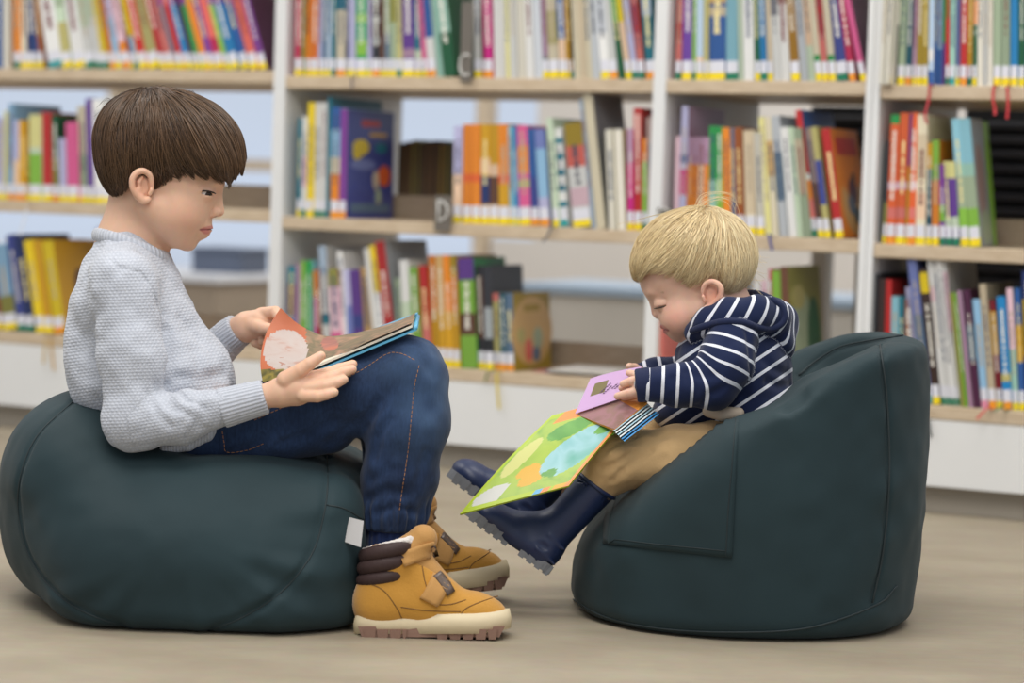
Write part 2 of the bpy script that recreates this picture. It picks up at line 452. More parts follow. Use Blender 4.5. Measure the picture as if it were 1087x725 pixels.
# ------------------------------------------------------------------ the books, each from its place on the shelf
HEX = dict(blue='2F5FA8', navy='26366E', brightblue='1F86C8', sky='8FBEE0', paleblue='B9D0E6', steel='6E8496', slate='5C7894', periwinkle='7480C0', indigo='3F4A9A',
  teal='1C7E92', darkteal='1F5666', cyan='8CC8D8', mint='9CCBB8', green='2EA34E', brightgreen='19A85A', darkgreen='20643C', lime='8CC63F', palegreen='CBDDBE', sage='A5B795', olive='94923F', paleolive='BDB46A',
  yellow='EFCF12', paleyellow='E6DF8E', gold='DDA314', ochre='B2931F', orange='F28A1E', deeporange='E2701A', tangerine='F0642C', rust='A4551F', brown='6E4630', darkbrown='43302A', golden='A97616',
  red='CE2A28', crimson='C2224E', darkred='8E2430', salmon='E3766C', coral='EE6A5A', pink='E0578F', palepink='EBC3CE', magenta='D01F80', mauve='B48CA8', lilac='B9B6DB', purple='6A3D9C', violet='8A3FA0', plum='5A2A4A',
  white='E9E8E4', ivory='E6E0CE', cream='E6D9B8', beige='D3BF9E', peach='EFC9A4', taupe='A98E86', grey='8B8B90', palegrey='C6CBD0', dark='33343A', black='24262A', tan='D9AE6A', silver='9BA2A4')
SAY = dict(brightblue='bright blue', paleblue='pale blue', darkteal='dark teal', brightgreen='bright green', darkgreen='dark green', palegreen='pale green', paleolive='straw yellow', paleyellow='pale yellow',
  deeporange='deep orange', tangerine='red-orange', darkbrown='dark brown', golden='golden brown', darkred='dark red', palepink='pale pink', palegrey='pale grey', dark='charcoal', sky='sky blue', slate='slate blue', steel='steel grey')
def say(c): return SAY.get(c, c)
STK = dict(y='F2D81C', o='EE9A26', g='1F7A58', t='2A9A9A', p='E090A8', k='F0A070')
M_pages = plain('E8E0CC', .8, var=.04); M_label = plain('DEDEE6', .5, var=.02)
CARD = .0022
def mute(h, k=.10):
    v = [int(h[i:i + 2], 16) for i in (0, 2, 4)]; g = sum(v) / 3
    return ''.join('%02X' % int(round((x * (1 - k) + g * k) * .97)) for x in v)
SHADE = [1.]
def cov(c):
    h = mute(HEX[c]); f = SHADE[0]; h = ''.join('%02X' % min(255, int(int(h[i:i + 2], 16) * f)) for i in (0, 2, 4)); return plain(h, .32, var=.10)
ROWNAME = {1: 'top', 2: 'middle', 3: 'bottom'}
ALL = []
def book(row, x0, x1, top, lean, spine, stk='y', cover=None, bands=None, depth=None, n0=.012, art=None, kind='book', say_as=None, lay=None, z_jog=0., base=None):
    """x0, x1: photo columns of the spine foot; top: photo row of its head; lean: sideways shift per height, to the left"""
    z = {1: Z1, 2: Z2, 3: Z3}[row] + z_jog; SHADE[0] = rnd.choice((.88, .93, .97, 1., 1.05)); jit = rnd.choice((0, .002, .004, .006, .009)); n0 += jit if n0 > 0 else 0
    s0, s1 = s_at(x0, z, n0), s_at(x1, z, n0)
    yb = pix(sh((s0 + s1) / 2, n0, z))[1]
    tilt = math.atan(lean) + ROLL
    p1 = pix(sh((s0 + s1) / 2, n0, z + .1))[1]
    h = (yb - top) / ((yb - p1) / .1) if top is not None else .25
    h = max(.09, h / math.cos(tilt))
    th = max(.0045, (s1 - s0) * math.cos(tilt) - .0006)
    D = depth or min(.215, max(.13, h * .78))
    r = thing('book', '', 'book', sh(s0 if tilt >= 0 else s1, n0, z), None, (0, -tilt, -SYAW))
    r.rotation_mode = 'XYZ'
    X0 = 0 if tilt >= 0 else -th
    mats = [cov(spine), cov(cover or spine)]
    mb = MB()
    bl = sorted(bands or [])                     # (from, to, colour) as fractions of the height
    cuts = sorted({0., 1.} | {q for b in bl for q in b[:2]})
    for a, b in zip(cuts[:-1], cuts[1:]):
        mi = 0
        for q in bl:
            if q[0] <= (a + b) / 2 <= q[1]:
                mt = cov(q[2])
                if mt not in mats: mats.append(mt)
                mi = mats.index(mt)
        mb.box(X0, X0 + th, 0, CARD, a * h, b * h, mi)
    mb.box(X0, X0 + CARD, CARD, D, 0, h, 1)
    mb.box(X0 + th - CARD, X0 + th, CARD, D, 0, h, 1)
    c = mb.build('cover', mats, r, local=True)
    pb = MB(); pb.box(X0 + CARD * .9, X0 + th - CARD * .9, CARD, D - .003, .003, h - .003); pb.build('page_block', M_pages, r, local=True)
    if stk:
        w = MB(); e_ = min(.0007, th * .09); w.box(X0 + e_, X0 + th - e_, -.0006, .001, .0165, .0415); w.build('spine_label', M_label, r, local=True)
        w = MB(); w.box(X0 + e_ * .6, X0 + th - e_ * .6, -.0007, .001, .001, .0165); w.build('colour_strip', plain(STK[stk], .4), r, local=True)
    if th > .006 and rnd.random() < .72:          # lettering along the spine, too blurred to read
        w = MB(); zz = h * rnd.uniform(.28, .42); top_ = h * rnd.uniform(.72, .93); cx = X0 + th / 2; hw = th * rnd.uniform(.13, .22)
        while zz < top_:
            l_ = rnd.uniform(.004, .011); w.box(cx - hw * rnd.uniform(.6, 1), cx + hw * rnd.uniform(.6, 1), -.0004, .0004, zz, zz + l_); zz += l_ + rnd.choice((.0012, .0012, .0016, .006))
        lum = sum(int(HEX[spine][i:i + 2], 16) for i in (0, 2, 4)) / 3; w.build('spine_lettering', plain(rnd.choice(('E8E4D8', 'F0E0A0', 'E8E4D8')) if lum < 135 else rnd.choice(('4A4A58', '7A3A3A', '3A4A6A', 'B8A890')), .5), r, local=True)
    if art: art(r, X0 + th, D, h)
    ALL.append(dict(o=r, row=row, x=(x0 + x1) / 2, c=spine, cover=cover, kind=kind, case=('left' if x1 < 303 else 'wide' if x0 < 926 else 'right'), say=say_as, h=h, th=th, bands=bands, stk=stk))
    return r
def row_of(row, lst, **kw):
    for t in lst:
        t = list(t); ex = t.pop() if isinstance(t[-1], dict) else {}
        book(row, *t, **{**kw, **ex})
def B(*a): return dict(bands=list(a))
PT = dict(bands=[(.62, .80, 'violet'), (.80, 1., 'mauve')])
# top shelf, left bookcase
row_of(1, [(-6, 1, None, 0, 'blue', None), (2, 10.5, None, -.01, 'ivory', None), (15, 22, None, 0, 'orange', 'g'), (22, 29, None, 0, 'cream', 'y'), (29, 36.5, None, .02, 'navy', 'y'),
 (37, 41.5, None, .06, 'blue', 'y', B((.5, 1., 'lilac'))), (42, 47, None, .10, 'rust', 'y'),
 (52, 67, None, .17, 'white', 't', dict(cover='palegrey')), (67.5, 78, None, .18, 'palegreen', 'y', B((.15, .45, 'paleolive'), (.6, 1, 'sage'))), (79, 91, None, .18, 'white', 'y'), (91.5, 103, None, .19, 'palegreen', 'g', B((.1, .4, 'white'), (.75, 1, 'white'))),
 (103.5, 110, None, .2, 'white', 'g', B((.5, .7, 'palegreen'))), (110.5, 117, None, .21, 'yellow', 'g'), (117.5, 123, None, .21, 'orange', 'o'), (123.5, 130, None, .22, 'sky', 'y', B((.5, 1, 'lilac'))), (130.5, 139, None, .23, 'palepink', 'o', B((.16, .26, 'orange'))),
 (139.5, 143, None, .24, 'darkred', 'y'), (143.5, 148, None, .25, 'yellow', 'g', B((0, .32, 'sky'))), (148.5, 158, None, .25, 'red', 'y'), (158.5, 171, None, .27, 'paleolive', 'y'), (171.5, 178, None, .29, 'red', 'y'), (178.5, 186, None, .30, 'salmon', 'y'),
 (186.5, 190.5, None, .30, 'steel', 'y', PT), (191, 197.5, None, .31, 'red', 'y', B((.62, 1, 'salmon'))), (198, 205, None, .31, 'brightblue', 'y', PT), (205.5, 209.5, None, .31, 'plum', 'y'), (210, 215.5, None, .31, 'green', 'y', PT), (216, 223, None, .31, 'orange', 'y', B((.64, .8, 'gold'), (.8, 1, 'mauve'))),
 (223.5, 230, None, .31, 'violet', 'y', B((.7, 1, 'mauve'))), (230.5, 239, None, .31, 'coral', 'y', B((.0, .3, 'crimson'), (.7, 1, 'mauve'))), (239.5, 245, None, .31, 'lime', 'y', PT), (245.5, 255.5, None, .31, 'brightblue', 'y', PT), (256, 266, None, .31, 'blue', 'y', PT), (266.5, 276, None, .31, 'coral', 'y', B((.7, 1, 'pink'))),
 (276.5, 285, None, .31, 'violet', 'y', dict(cover='plum'))], z_jog=.012)
# top shelf, wide bookcase, long bay
row_of(1, [(313, 318.5, None, -.02, 'crimson', 'y'), (319, 322, None, -.02, 'olive', 'y'), (322.5, 329, None, -.02, 'orange', 'y'), (329.5, 337, None, -.02, 'deeporange', 'y'), (337.5, 341, None, -.02, 'lilac', 'y'), (341.5, 346, None, -.02, 'slate', 'y'), (346.5, 351, None, -.02, 'paleblue', 'y'), (351.5, 356, None, -.01, 'teal', 'g'),
 (357, 366.5, None, -.01, 'cream', 'o', B((.62, .8, 'teal'), (.8, 1, 'paleblue'))), (367, 370, None, 0, 'navy', 'y'), (370.5, 377, None, 0, 'lilac', 'y'), (377.5, 389.5, None, 0, 'brightgreen', 'y', B((.2, .34, 'lime'), (.5, .58, 'lime'))), (390, 395, None, .01, 'lilac', 'y'), (395.5, 403.5, None, .01, 'dark', 'o', B((.3, .36, 'silver'), (.5, .56, 'silver'), (.68, .74, 'silver'))), (404, 408.5, None, .02, 'brown', 'y'),
 (409, 414.5, None, .02, 'steel', 'y', B((.4, 1, 'sage'))), (415, 421, None, .02, 'olive', 'y', B((0, .5, 'sage'))), (421.5, 427, None, .02, 'paleyellow', 'g'), (427.5, 440.5, None, .02, 'purple', 'y', B((.18, .26, 'mauve'), (.86, 1, 'orange'))), (441, 448, None, .03, 'teal', 'y', B((.1, .25, 'palegreen'), (.86, 1, 'peach'))), (449, 454, None, .08, 'pink', 'y'),
 (455, 463.5, None, .10, 'white', 'o', B((.36, 1, 'blue'))), (464, 471.5, None, .13, 'mint', None), (472, 484, None, .14, 'darkgreen', None, B((.4, .75, 'mint'))),
 (504, 511.5, None, .02, 'white', 'y'), (512, 514.5, None, .03, 'brown', 'o'), (515, 523.5, None, .04, 'magenta', 'o'), (525, 537.5, None, .03, 'white', None), (538, 541, None, .04, 'paleyellow', None), (541.5, 550, None, .04, 'white', None), (550.5, 559, None, .04, 'ivory', None), (559.5, 568, None, .05, 'white', None), (568.5, 576.5, None, .05, 'palegrey', None),
 (577, 583, None, .06, 'grey', 'y', B((.2, 1, 'mauve'))), (583.5, 594, None, .06, 'cream', 'y', B((.3, .6, 'paleolive'))), (594.5, 602, None, .06, 'blue', 'y', B((0, .35, 'peach'))), (602.5, 605.5, None, .06, 'gold', 'y'), (606, 610, None, .06, 'dark', 't'), (610.5, 616.5, None, .06, 'cream', None), (617, 623, None, .07, 'beige', None), (623.5, 629, None, .07, 'cream', None),
 (629.5, 638, None, .08, 'palegrey', None), (638.5, 647.5, None, .09, 'white', 'y', B((.4, 1, 'palegrey'))), (648, 656.5, None, .11, 'white', 'o'), (657, 663.5, None, .13, 'darkgreen', None, B((.5, 1, 'green'))), (665, 671, None, .16, 'yellow', 'y', B((.1, .5, 'peach'))), (671.5, 678, None, .15, 'lilac', 'g'), (678.5, 685.5, None, .13, 'salmon', 'g', B((.4, .65, 'red'))), (686.5, 696, None, .08, 'teal', 'o', B((.55, .8, 'paleblue')))])
row_of(1, [(716.5, 723, None, -.03, 'salmon', 'g', B((.35, .5, 'red'), (.7, 1, 'red'))), (724, 734, None, -.01, 'purple', 'y'), (734.5, 738.5, None, .0, 'lime', 'g'), (739, 746.5, None, 0, 'paleblue', 'y', B((.1, .2, 'peach'))), (747, 751.5, None, 0, 'paleolive', 'y'), (752, 770, None, 0, 'blue', 'y', B((.55, .63, 'beige'), (.66, .8, 'tan'), (.85, 1., 'tan'))), (771, 784, None, .02, 'cyan', 'g'),
 (784.5, 789.5, None, .03, 'palegreen', None), (790, 801, None, .03, 'white', None), (802, 807.5, None, .04, 'darkgreen', 'y'), (808, 815, None, .05, 'brightblue', 'g'), (815.5, 821, None, .05, 'beige', 'y'), (821.5, 829, None, .06, 'white', None, B((.55, 1, 'grey'))), (829.5, 839.5, None, .07, 'white', None, B((.65, 1, 'taupe'))), (840.5, 850, None, .09, 'golden', 'y'), (850.5, 858.5, None, .10, 'palegrey', None), (859, 866, None, .10, 'peach', None, B((0, .3, 'palegreen'))),
 (866.5, 873, None, .11, 'cream', 'y', B((.16, .22, 'green'), (.7, 1, 'palegreen'))), (873.5, 880.5, None, .11, 'salmon', 'y', B((.4, 1, 'red'))), (881, 888, None, .11, 'cream', 'y', B((.16, .22, 'green'), (.7, 1, 'palegreen'))), (889, 901, None, .13, 'indigo', 'g'), (902, 909.5, None, .16, 'crimson', 'o'), (914, 920.5, None, .22, 'pink', 'y', dict(cover='plum', depth=.14))])
row_of(1, [(933, 937.5, None, -.04, 'ivory', None, dict(n0=-.03)), (938.5, 943, None, -.04, 'ivory', None, dict(n0=-.03)), (943.5, 952, None, -.03, 'black', None, B((.5, .7, 'ivory'))), (952.5, 960, None, -.03, 'sage', 'y'), (960.5, 967.5, None, -.02, 'darkteal', 'o'), (968, 972, None, -.02, 'mauve', 'y'), (972.5, 978.5, None, -.01, 'ochre', 'y'), (979, 985, None, 0, 'ochre', 'y'), (985.5, 990.5, None, 0, 'paleblue', None, B((.2, .3, 'white'), (0, .12, 'blue'))), (991, 994.5, None, 0, 'blue', None),
 (995, 999.5, None, 0, 'sky', None, B((0, .3, 'blue'))), (1000, 1003, None, 0, 'green', None, B((0, .35, 'purple'))), (1003.5, 1007.5, None, 0, 'red', 'g', B((.55, .8, 'rust'))), (1008, 1013.5, None, 0, 'mint', 't'), (1014, 1019, None, 0, 'periwinkle', 'y'), (1019.5, 1026, None, 0, 'red', 'o'), (1026.5, 1032, None, 0, 'gold', 'g'), (1032.5, 1037, None, 0, 'darkgreen', 'y', B((.5, .7, 'orange'))), (1037.5, 1043, None, .01, 'ivory', None), (1043.5, 1048.5, None, .01, 'white', None), (1049, 1053.5, None, .01, 'ivory', None),
 (1054.5, 1062.5, None, .01, 'sage', 'y'), (1063, 1072, None, .01, 'sage', 'y'), (1072.5, 1080.5, None, .01, 'brightblue', 'y'), (1081, 1088, None, .01, 'darkgreen', 'y'), (1088.5, 1096, None, .01, 'teal', 'y')], z_jog=-.006)
# middle shelf
row_of(2, [(-5, 3, 125, -.02, 'lilac', 'y'), (3.5, 7.5, 118, -.02, 'paleyellow', 'y'), (8, 14, 110, -.02, 'sky', 'o'), (14.5, 20, 128, -.01, 'peach', 'o', B((.5, 1, 'lilac'))), (20.5, 27, 128, 0, 'gold', 'o'), (27.5, 31, 130, 0, 'golden', 'y'), (31.5, 44, 122, 0, 'palegreen', 'y', B((.1, .55, 'lime'), (.62, 1, 'paleyellow'))), (44.5, 56, 120, 0.02, 'red', 'y'), (56.5, 63, 122, .02, 'darkgreen', 'o', B((.0, .5, 'olive'))),
 (63.5, 71.5, 147, .02, 'lilac', 'y'), (72, 84, 130, .03, 'pink', 'y'), (85, 93.5, 113, .03, 'cream', 'y', B((0, .5, 'sage'))), (94, 100.5, 105, .03, 'purple', 'y'), (101, 112, 106, .03, 'white', 'y'), (112.5, 124, 104, .03, 'white', 'y'), (124.5, 134, 108, .03, 'palegrey', 'y')], z_jog=.012)
def cover_art(spec):
    """printed picture on the front board: flat shapes (u, v, size u, size v, colour, round)"""
    def f(r, X, D, h):
        mats = []; mb = MB(); k = 0
        for (u, v, a, b, c, rd) in spec:
            mt = cov(c)
            if mt not in mats: mats.append(mt)
            n = 20 if rd else 4; k += 1; e = .0003 + .00012 * k
            vs = [(X + e, u * D + a * D * math.cos(t), v * h + b * h * math.sin(t)) for t in [2 * math.pi * (i + (0 if rd else .5)) / n for i in range(n)]]
            back = [(X - .0002, y, z) for (_, y, z) in vs]
            mb.add(vs + back, [tuple(range(n))] + [(n + i, n + (i + 1) % n, (i + 1) % n, i) for i in range(n)], mats.index(mt))
        o = mb.build('cover_picture', mats, r, local=True)
    return f
M_art_blue = cover_art([(.5, .88, .28, .045, 'red', 0), (.66, .78, .25, .03, 'gold', 0), (.3, .66, .17, .075, 'yellow', 1), (.22, .60, .09, .06, 'yellow', 1), (.72, .66, .13, .05, 'teal', 1), (.35, .5, .26, .05, 'periwinkle', 1), (.8, .40, .13, .10, 'tangerine', 1), (.62, .36, .06, .09, 'beige', 1), (.68, .2, .06, .08, 'sage', 1), (.68, .11, .07, .04, 'red', 1), (.5, .1, .58, .06, 'slate', 0), (.35, .28, .2, .05, 'indigo', 1)])
row_of(2, [(315, 319, 126, -.02, 'teal', 'y'), (319.5, 325, 124, -.02, 'white', 'g', B((.3, .6, 'palepink'))), (325.5, 331.5, 109, -.02, 'yellow', 'y'), (332, 339.5, 109, -.02, 'white', 'g'), (340, 345.5, 109, -.02, 'white', 'g'), (346, 350, 103, -.02, 'teal', None, dict(depth=.235)), (350.5, 359.5, 114, -.02, 'sky', 'o', B((0, .4, 'orange'), (.4, .55, 'cream'), (.8, 1, 'blue'))),
 (360, 367, 116, -.02, 'violet', 'o', dict(cover='indigo', art=M_art_blue, depth=.22, say_as='blue book with yellow moon on its cover')),
 (481, 490, 134, -.01, 'lilac', 'y', B((.1, .5, 'peach'))), (491, 500.5, 132, -.01, 'orange', 'y', B((.42, .5, 'tangerine'))), (501, 510, 132, 0, 'orange', 'y', B((.42, .5, 'tangerine'))), (510.5, 519.5, 132, 0, 'gold', 'y', B((.2, .48, 'navy'), (.5, .66, 'peach'))), (520, 529.5, 132, .01, 'peach', 'y', B((.2, .48, 'brown'), (.6, 1, 'gold'))), (530, 541, 132, .02, 'orange', 'y', B((0, .4, 'gold'), (.42, .5, 'tangerine'))), (541.5, 546.5, 134, .03, 'cyan', 'y'), (547, 551.5, 134, .04, 'brightblue', 'y'),
 (552, 564, 134, .05, 'pink', 'y', B((.38, .46, 'paleolive'), (.52, .8, 'orange'))), (564.5, 573, 137, .06, 'blue', 'o', B((.1, .5, 'indigo'))), (573.5, 584, 138, .07, 'periwinkle', 'o', B((.3, .8, 'sky'), (.0, .3, 'lilac'))), (587.5, 594, 126, .08, 'palegreen', 'y'), (594.5, 604, 137, .09, 'white', 't', B((.2, .26, 'teal'), (.36, .42, 'teal'), (.52, .58, 'teal'), (.68, .74, 'teal'), (.84, .9, 'teal'))), (609, 628, 132, .11, 'white', 'y', B((.2, .38, 'palepink'), (.58, .78, 'coral'), (.78, 1, 'ochre'))),
 (629, 633, 106, .12, 'paleblue', None), (633.5, 643.5, 101, .12, 'cream', None, dict(cover='grey', depth=.16)), (646.5, 654.5, 138, .05, 'ivory', None, dict(cover='paleolive')), (656, 664.5, 138, .05, 'ivory', None, dict(cover='paleolive')), (666, 672.5, 137, .01, 'magenta', 'y', B((.66, 1, 'mauve'))), (673, 681.5, 115, .01, 'red', 'y', B((.75, .95, 'salmon'))), (682, 687, 147, .01, 'lime', 'g', B((.75, 1, 'orange'))), (687.5, 693.5, 125, .02, 'taupe', 'g')])
M_art_red = cover_art([(.55, .3, .42, .28, 'tan', 1), (.5, .55, .3, .16, 'orange', 1), (.55, .42, .16, .13, 'plum', 1), (.62, .55, .07, .05, 'brown', 1), (.45, .3, .12, .09, 'slate', 1), (.6, .2, .1, .08, 'darkteal', 1), (.8, .12, .08, .07, 'brown', 1), (.5, .84, .52, .11, 'red', 0)])
row_of(2, [(715, 720, 145, -.02, 'palepink', None), (720.5, 727.5, 113, -.02, 'lilac', None, dict(cover='mauve', bands=[(.55, .62, 'blue'), (.3, .5, 'magenta')], depth=.21)), (728, 733.5, 146, -.02, 'orange', 'y', B((.72, 1, 'mauve'))), (734, 739.5, 146, -.02, 'orange', 'y', B((.72, 1, 'mauve'))), (740, 745.5, 146, -.02, 'peach', 'y', B((.72, 1, 'mauve'))), (746, 751.5, 146, -.01, 'orange', 'y', B((.72, 1, 'mauve'))),
 (752, 760, 134, 0, 'mint', 'y', B((.5, 1, 'green'))), (760.5, 767.5, 135, .01, 'green', 'y', B((.0, .5, 'lime'))), (768, 775.5, 136, .02, 'orange', 'y'), (776, 781.5, 136, .03, 'slate', 'y'), (782, 791, 136, .04, 'rust', 'y'), (792, 803, 139, .04, 'cream', 'y', B((.2, 1, 'beige'))), (804, 812.5, 141, .05, 'ivory', 'y'), (813.5, 819.5, 125, .08, 'paleyellow', None), (820, 827, 125, .08, 'cream', None, B((.5, .8, 'tan'))), (828, 837, 124, .09, 'palegrey', None, B((.3, .7, 'steel'))), (838, 846.5, 136, .10, 'palegreen', None, B((0, 1, 'white'))),
 (847, 852.5, 136, .10, 'palegreen', None), (853, 861.5, 137, .11, 'sage', None, B((.4, .9, 'beige'))), (862, 868.5, 118, .15, 'white', 'g', dict(cover='blue', bands=[(.3, .45, 'orange'), (.5, 1, 'red'), (.12, .3, 'salmon')], depth=.2)), (869, 875.5, 137, .14, 'taupe', 'y', B((.15, .5, 'brown'))), (876, 882.5, 136, .15, 'paleolive', 'y', B((.3, .7, 'indigo'))), (887, 896.5, 138, .15, 'red', 'y', dict(cover='orange', art=M_art_red, depth=.175, say_as='red leaning book with golden cover picture'))])
M_art_green = cover_art([(.5, .83, .3, .06, 'silver', 0), (.45, .5, .3, .31, 'taupe', 1), (.6, .15, .35, .14, 'sage', 1)])
row_of(2, [(936, 940, 150, -.04, 'dark', 'y', B((.1, .4, 'olive'))), (940.5, 950, 122, -.03, 'tangerine', 'o', B((.93, 1, 'green'), (.42, .48, 'palepink'), (.2, .28, 'salmon'))), (950.5, 960, 120, -.03, 'tangerine', 'y', B((.42, .48, 'palepink'), (.2, .28, 'salmon'))), (960.5, 962, 121, -.03, 'gold', 'y', B((.6, 1, 'purple'))), (962.5, 971, 120, -.02, 'tangerine', 'o', B((.42, .48, 'palepink'), (.2, .28, 'salmon'))), (971.5, 982, 122, -.01, 'cream', 'y', B((.2, .4, 'peach'), (.5, .85, 'beige'))), (983, 988.5, 152, 0, 'darkteal', 'y', B((.75, 1, 'gold'))), (989, 997, 149, 0.01, 'orange', 'y', B((.62, 1, 'lime'))), (998, 1004, 175, .03, 'violet', 'g', B((.3, .5, 'lime'))),
 (1004.5, 1011.5, 172, .06, 'purple', 'g', B((.2, .35, 'palegreen'), (.8, 1, 'paleyellow'))), (1012, 1019, 172, .07, 'purple', 'g', B((.2, .35, 'palegreen'), (.8, 1, 'paleyellow'))), (1020, 1029.5, 127, .09, 'lime', 'y', B((.3, .55, 'sage'), (.55, .65, 'mint'), (.65, 1, 'cyan'))), (1030, 1041.5, 127, .1, 'lime', 'y', dict(bands=[(.3, .55, 'sage'), (.55, .65, 'mint'), (.65, 1, 'cyan')], cover='silver', art=M_art_green, depth=.09))], z_jog=-.006)
# bottom shelf
row_of(3, [(-6, 3, 285, .14, 'darkred', 'y'), (4, 19, 262, .16, 'sky', 'y', B((.0, .4, 'olive'))), (20, 28.5, 251, .16, 'indigo', 'g'), (29, 37.5, 251, .16, 'navy', 'g'), (39, 48, 257, .17, 'yellow', 'y'), (48.5, 57.5, 257, .17, 'gold', 'y'), (58.5, 70, 258, .17, 'yellow', 'o', dict(cover='gold', art=cover_art([(.55, .5, .2, .2, 'brown', 1), (.7, .3, .16, .2, 'dark', 1), (.45, .3, .2, .1, 'olive', 1)])))], z_jog=.012)
row_of(3, [(304.5, 312, 283, -.02, 'blue', 'y', B((.45, .8, 'plum'), (.8, 1, 'teal'))), (312.5, 318, 280, -.02, 'mauve', 'y'), (318.5, 323.5, 277, -.01, 'lime', 'y'), (324, 329, 277, -.01, 'green', 'y'), (329.5, 333.5, 277, 0, 'cyan', 'y'), (334, 338, 288, .02, 'magenta', 'y', B((.7, 1, 'orange'))), (338.5, 343, 285, .04, 'rust', 'y'), (344, 352, 262, .06, 'white', 'y', B((.3, .4, 'teal'), (.75, 1, 'paleblue'))), (353, 364, 286, .06, 'pink', 'y', B((.3, .8, 'palepink'), (.8, 1, 'olive'))), (364.5, 370, 268, .07, 'white', 'y'), (370.5, 377, 287, .07, 'periwinkle', 'y', B((.6, 1, 'lilac'))), (377.5, 388, 287, .08, 'purple', 'y', B((.35, .5, 'indigo'))), (389, 398, 285, .09, 'tan', 'y'),
 (399.5, 405, 265, .13, 'white', 'y', B((.0, .1, 'green'))), (405.5, 411.5, 262, .13, 'white', 'y', B((.6, 1, 'yellow'))), (412, 422.5, 258, .13, 'red', 'y', dict(cover='palegrey', depth=.2)), (423.5, 429, 296, .06, 'sage', 'y'), (429.5, 439, 277, .06, 'white', 'y', B((.3, .6, 'palegreen'))), (440, 449.5, 285, .07, 'lime', 'y'), (450.5, 459, 283, .07, 'red', 'y', B((.2, .5, 'salmon'))),
 (459.5, 467, 272, .05, 'gold', 'y', B((.5, 1, 'orange'))), (467.5, 474.5, 272, .05, 'gold', 'y', B((.5, 1, 'tan'))), (475, 482, 272, .05, 'gold', 'y', B((.5, 1, 'orange'))), (482.5, 489, 272, .05, 'gold', 'y', B((.5, .8, 'orange'), (.85, 1, 'ochre'))), (490.5, 507, 275, .05, 'lime', None, dict(cover='green', depth=.16, bands=[(.3, .5, 'brown'), (.8, 1, 'purple')])), (508, 515.5, 283, .04, 'dark', 'y', B((.3, .9, 'brown'))), (516, 524.5, 283, .04, 'silver', 'y', dict(cover='dark', depth=.16, bands=[(.1, .3, 'black'), (.6, 1, 'dark')])), (525, 531, 312, .03, 'paleolive', 'o', B((.9, 1, 'salmon'))), (531.5, 538, 312, .03, 'darkteal', 'o'),
 (538.5, 546, 312, .03, 'slate', 'o', dict(cover='ochre', depth=.19, say_as='blue-spined short book with an old gold cover picture', art=cover_art([(.5, .5, .55, .45, 'tan', 1), (.5, .8, .3, .06, 'ochre', 0), (.4, .25, .1, .15, 'coral', 1), (.65, .4, .12, .15, 'sage', 1), (.6, .2, .1, .1, 'slate', 1), (.2, .45, .1, .1, 'paleolive', 1)])))])
row_of(3, [(690, 695.5, 334, -.01, 'ivory', None), (696, 703, 334, -.01, 'salmon', 'y', dict(depth=.11))])
row_of(3, [(800, 806, 300, -.01, 'white', 'y'), (806.5, 812, 298, -.01, 'palepink', 'y'), (812.5, 817, 298, 0, 'white', 'y'), (817.5, 822.5, 286, 0.02, 'crimson', 'y'), (823, 832, 288, .04, 'lime', 'y'), (833, 841, 284, .05, 'brown', None, dict(cover='olive', depth=.2, art=cover_art([(.4, .5, .3, .3, 'sage', 1), (.75, .4, .2, .35, 'darkgreen', 1), (.5, .2, .12, .12, 'brown', 1), (.3, .75, .2, .1, 'paleolive', 1)])))])
row_of(3, [(922.5, 925, 291, -.02, 'ivory', 'y'), (925.5, 929, 291, -.02, 'dark', 'y'), (929.5, 936.5, 296, -.02, 'darkbrown', 'y'), (937, 944, 297, -.01, 'red', 'y'), (945, 953.5, 315, 0, 'cyan', 'y'), (954, 960, 315, 0.01, 'teal', 'y'), (963, 973, 318, .05, 'rust', 'y'), (974, 980, 306, .12, 'lilac', None), (980.5, 990, 273, .13, 'periwinkle', 't', B((.2, .6, 'slate'))), (990.5, 999, 287, .12, 'darkbrown', 'y', B((.82, .97, 'yellow'))), (1000, 1004.8, 275, .12, 'white', 'g', B((.7, .8, 'palepink'))), (1005.2, 1010, 275, .12, 'white', 'g'), (1010.4, 1015, 275, .12, 'white', 'g'), (1015.4, 1020, 275, .12, 'white', 'g', B((.5, .9, 'palepink'))), (1020.5, 1023.5, 312, .12, 'olive', None), (1024, 1028, 312, .12, 'lime', None), (1028.5, 1033.5, 310, .12, 'mauve', None), (1034, 1041.5, 309, .11, 'plum', None, B((.4, .7, 'steel'))), (1042, 1050, 319, .10, 'sky', 'p'), (1050.5, 1058, 303, .10, 'beige', 'o'), (1058.5, 1065, 320, .09, 'darkred', 'y', B((.5, .9, 'gold'))), (1065.5, 1075, 316, .08, 'brightblue', 'o', B((.25, .32, 'paleolive'))),
 (1075.5, 1082, 307, .07, 'mint', 'y', B((.5, 1, 'palepink'))), (1082.5, 1089, 307, .06, 'blue', 'y', B((.4, .7, 'gold'))), (1089.5, 1100, 289, .05, 'navy', 'y', B((.4, .8, 'ochre')))], z_jog=-.006)
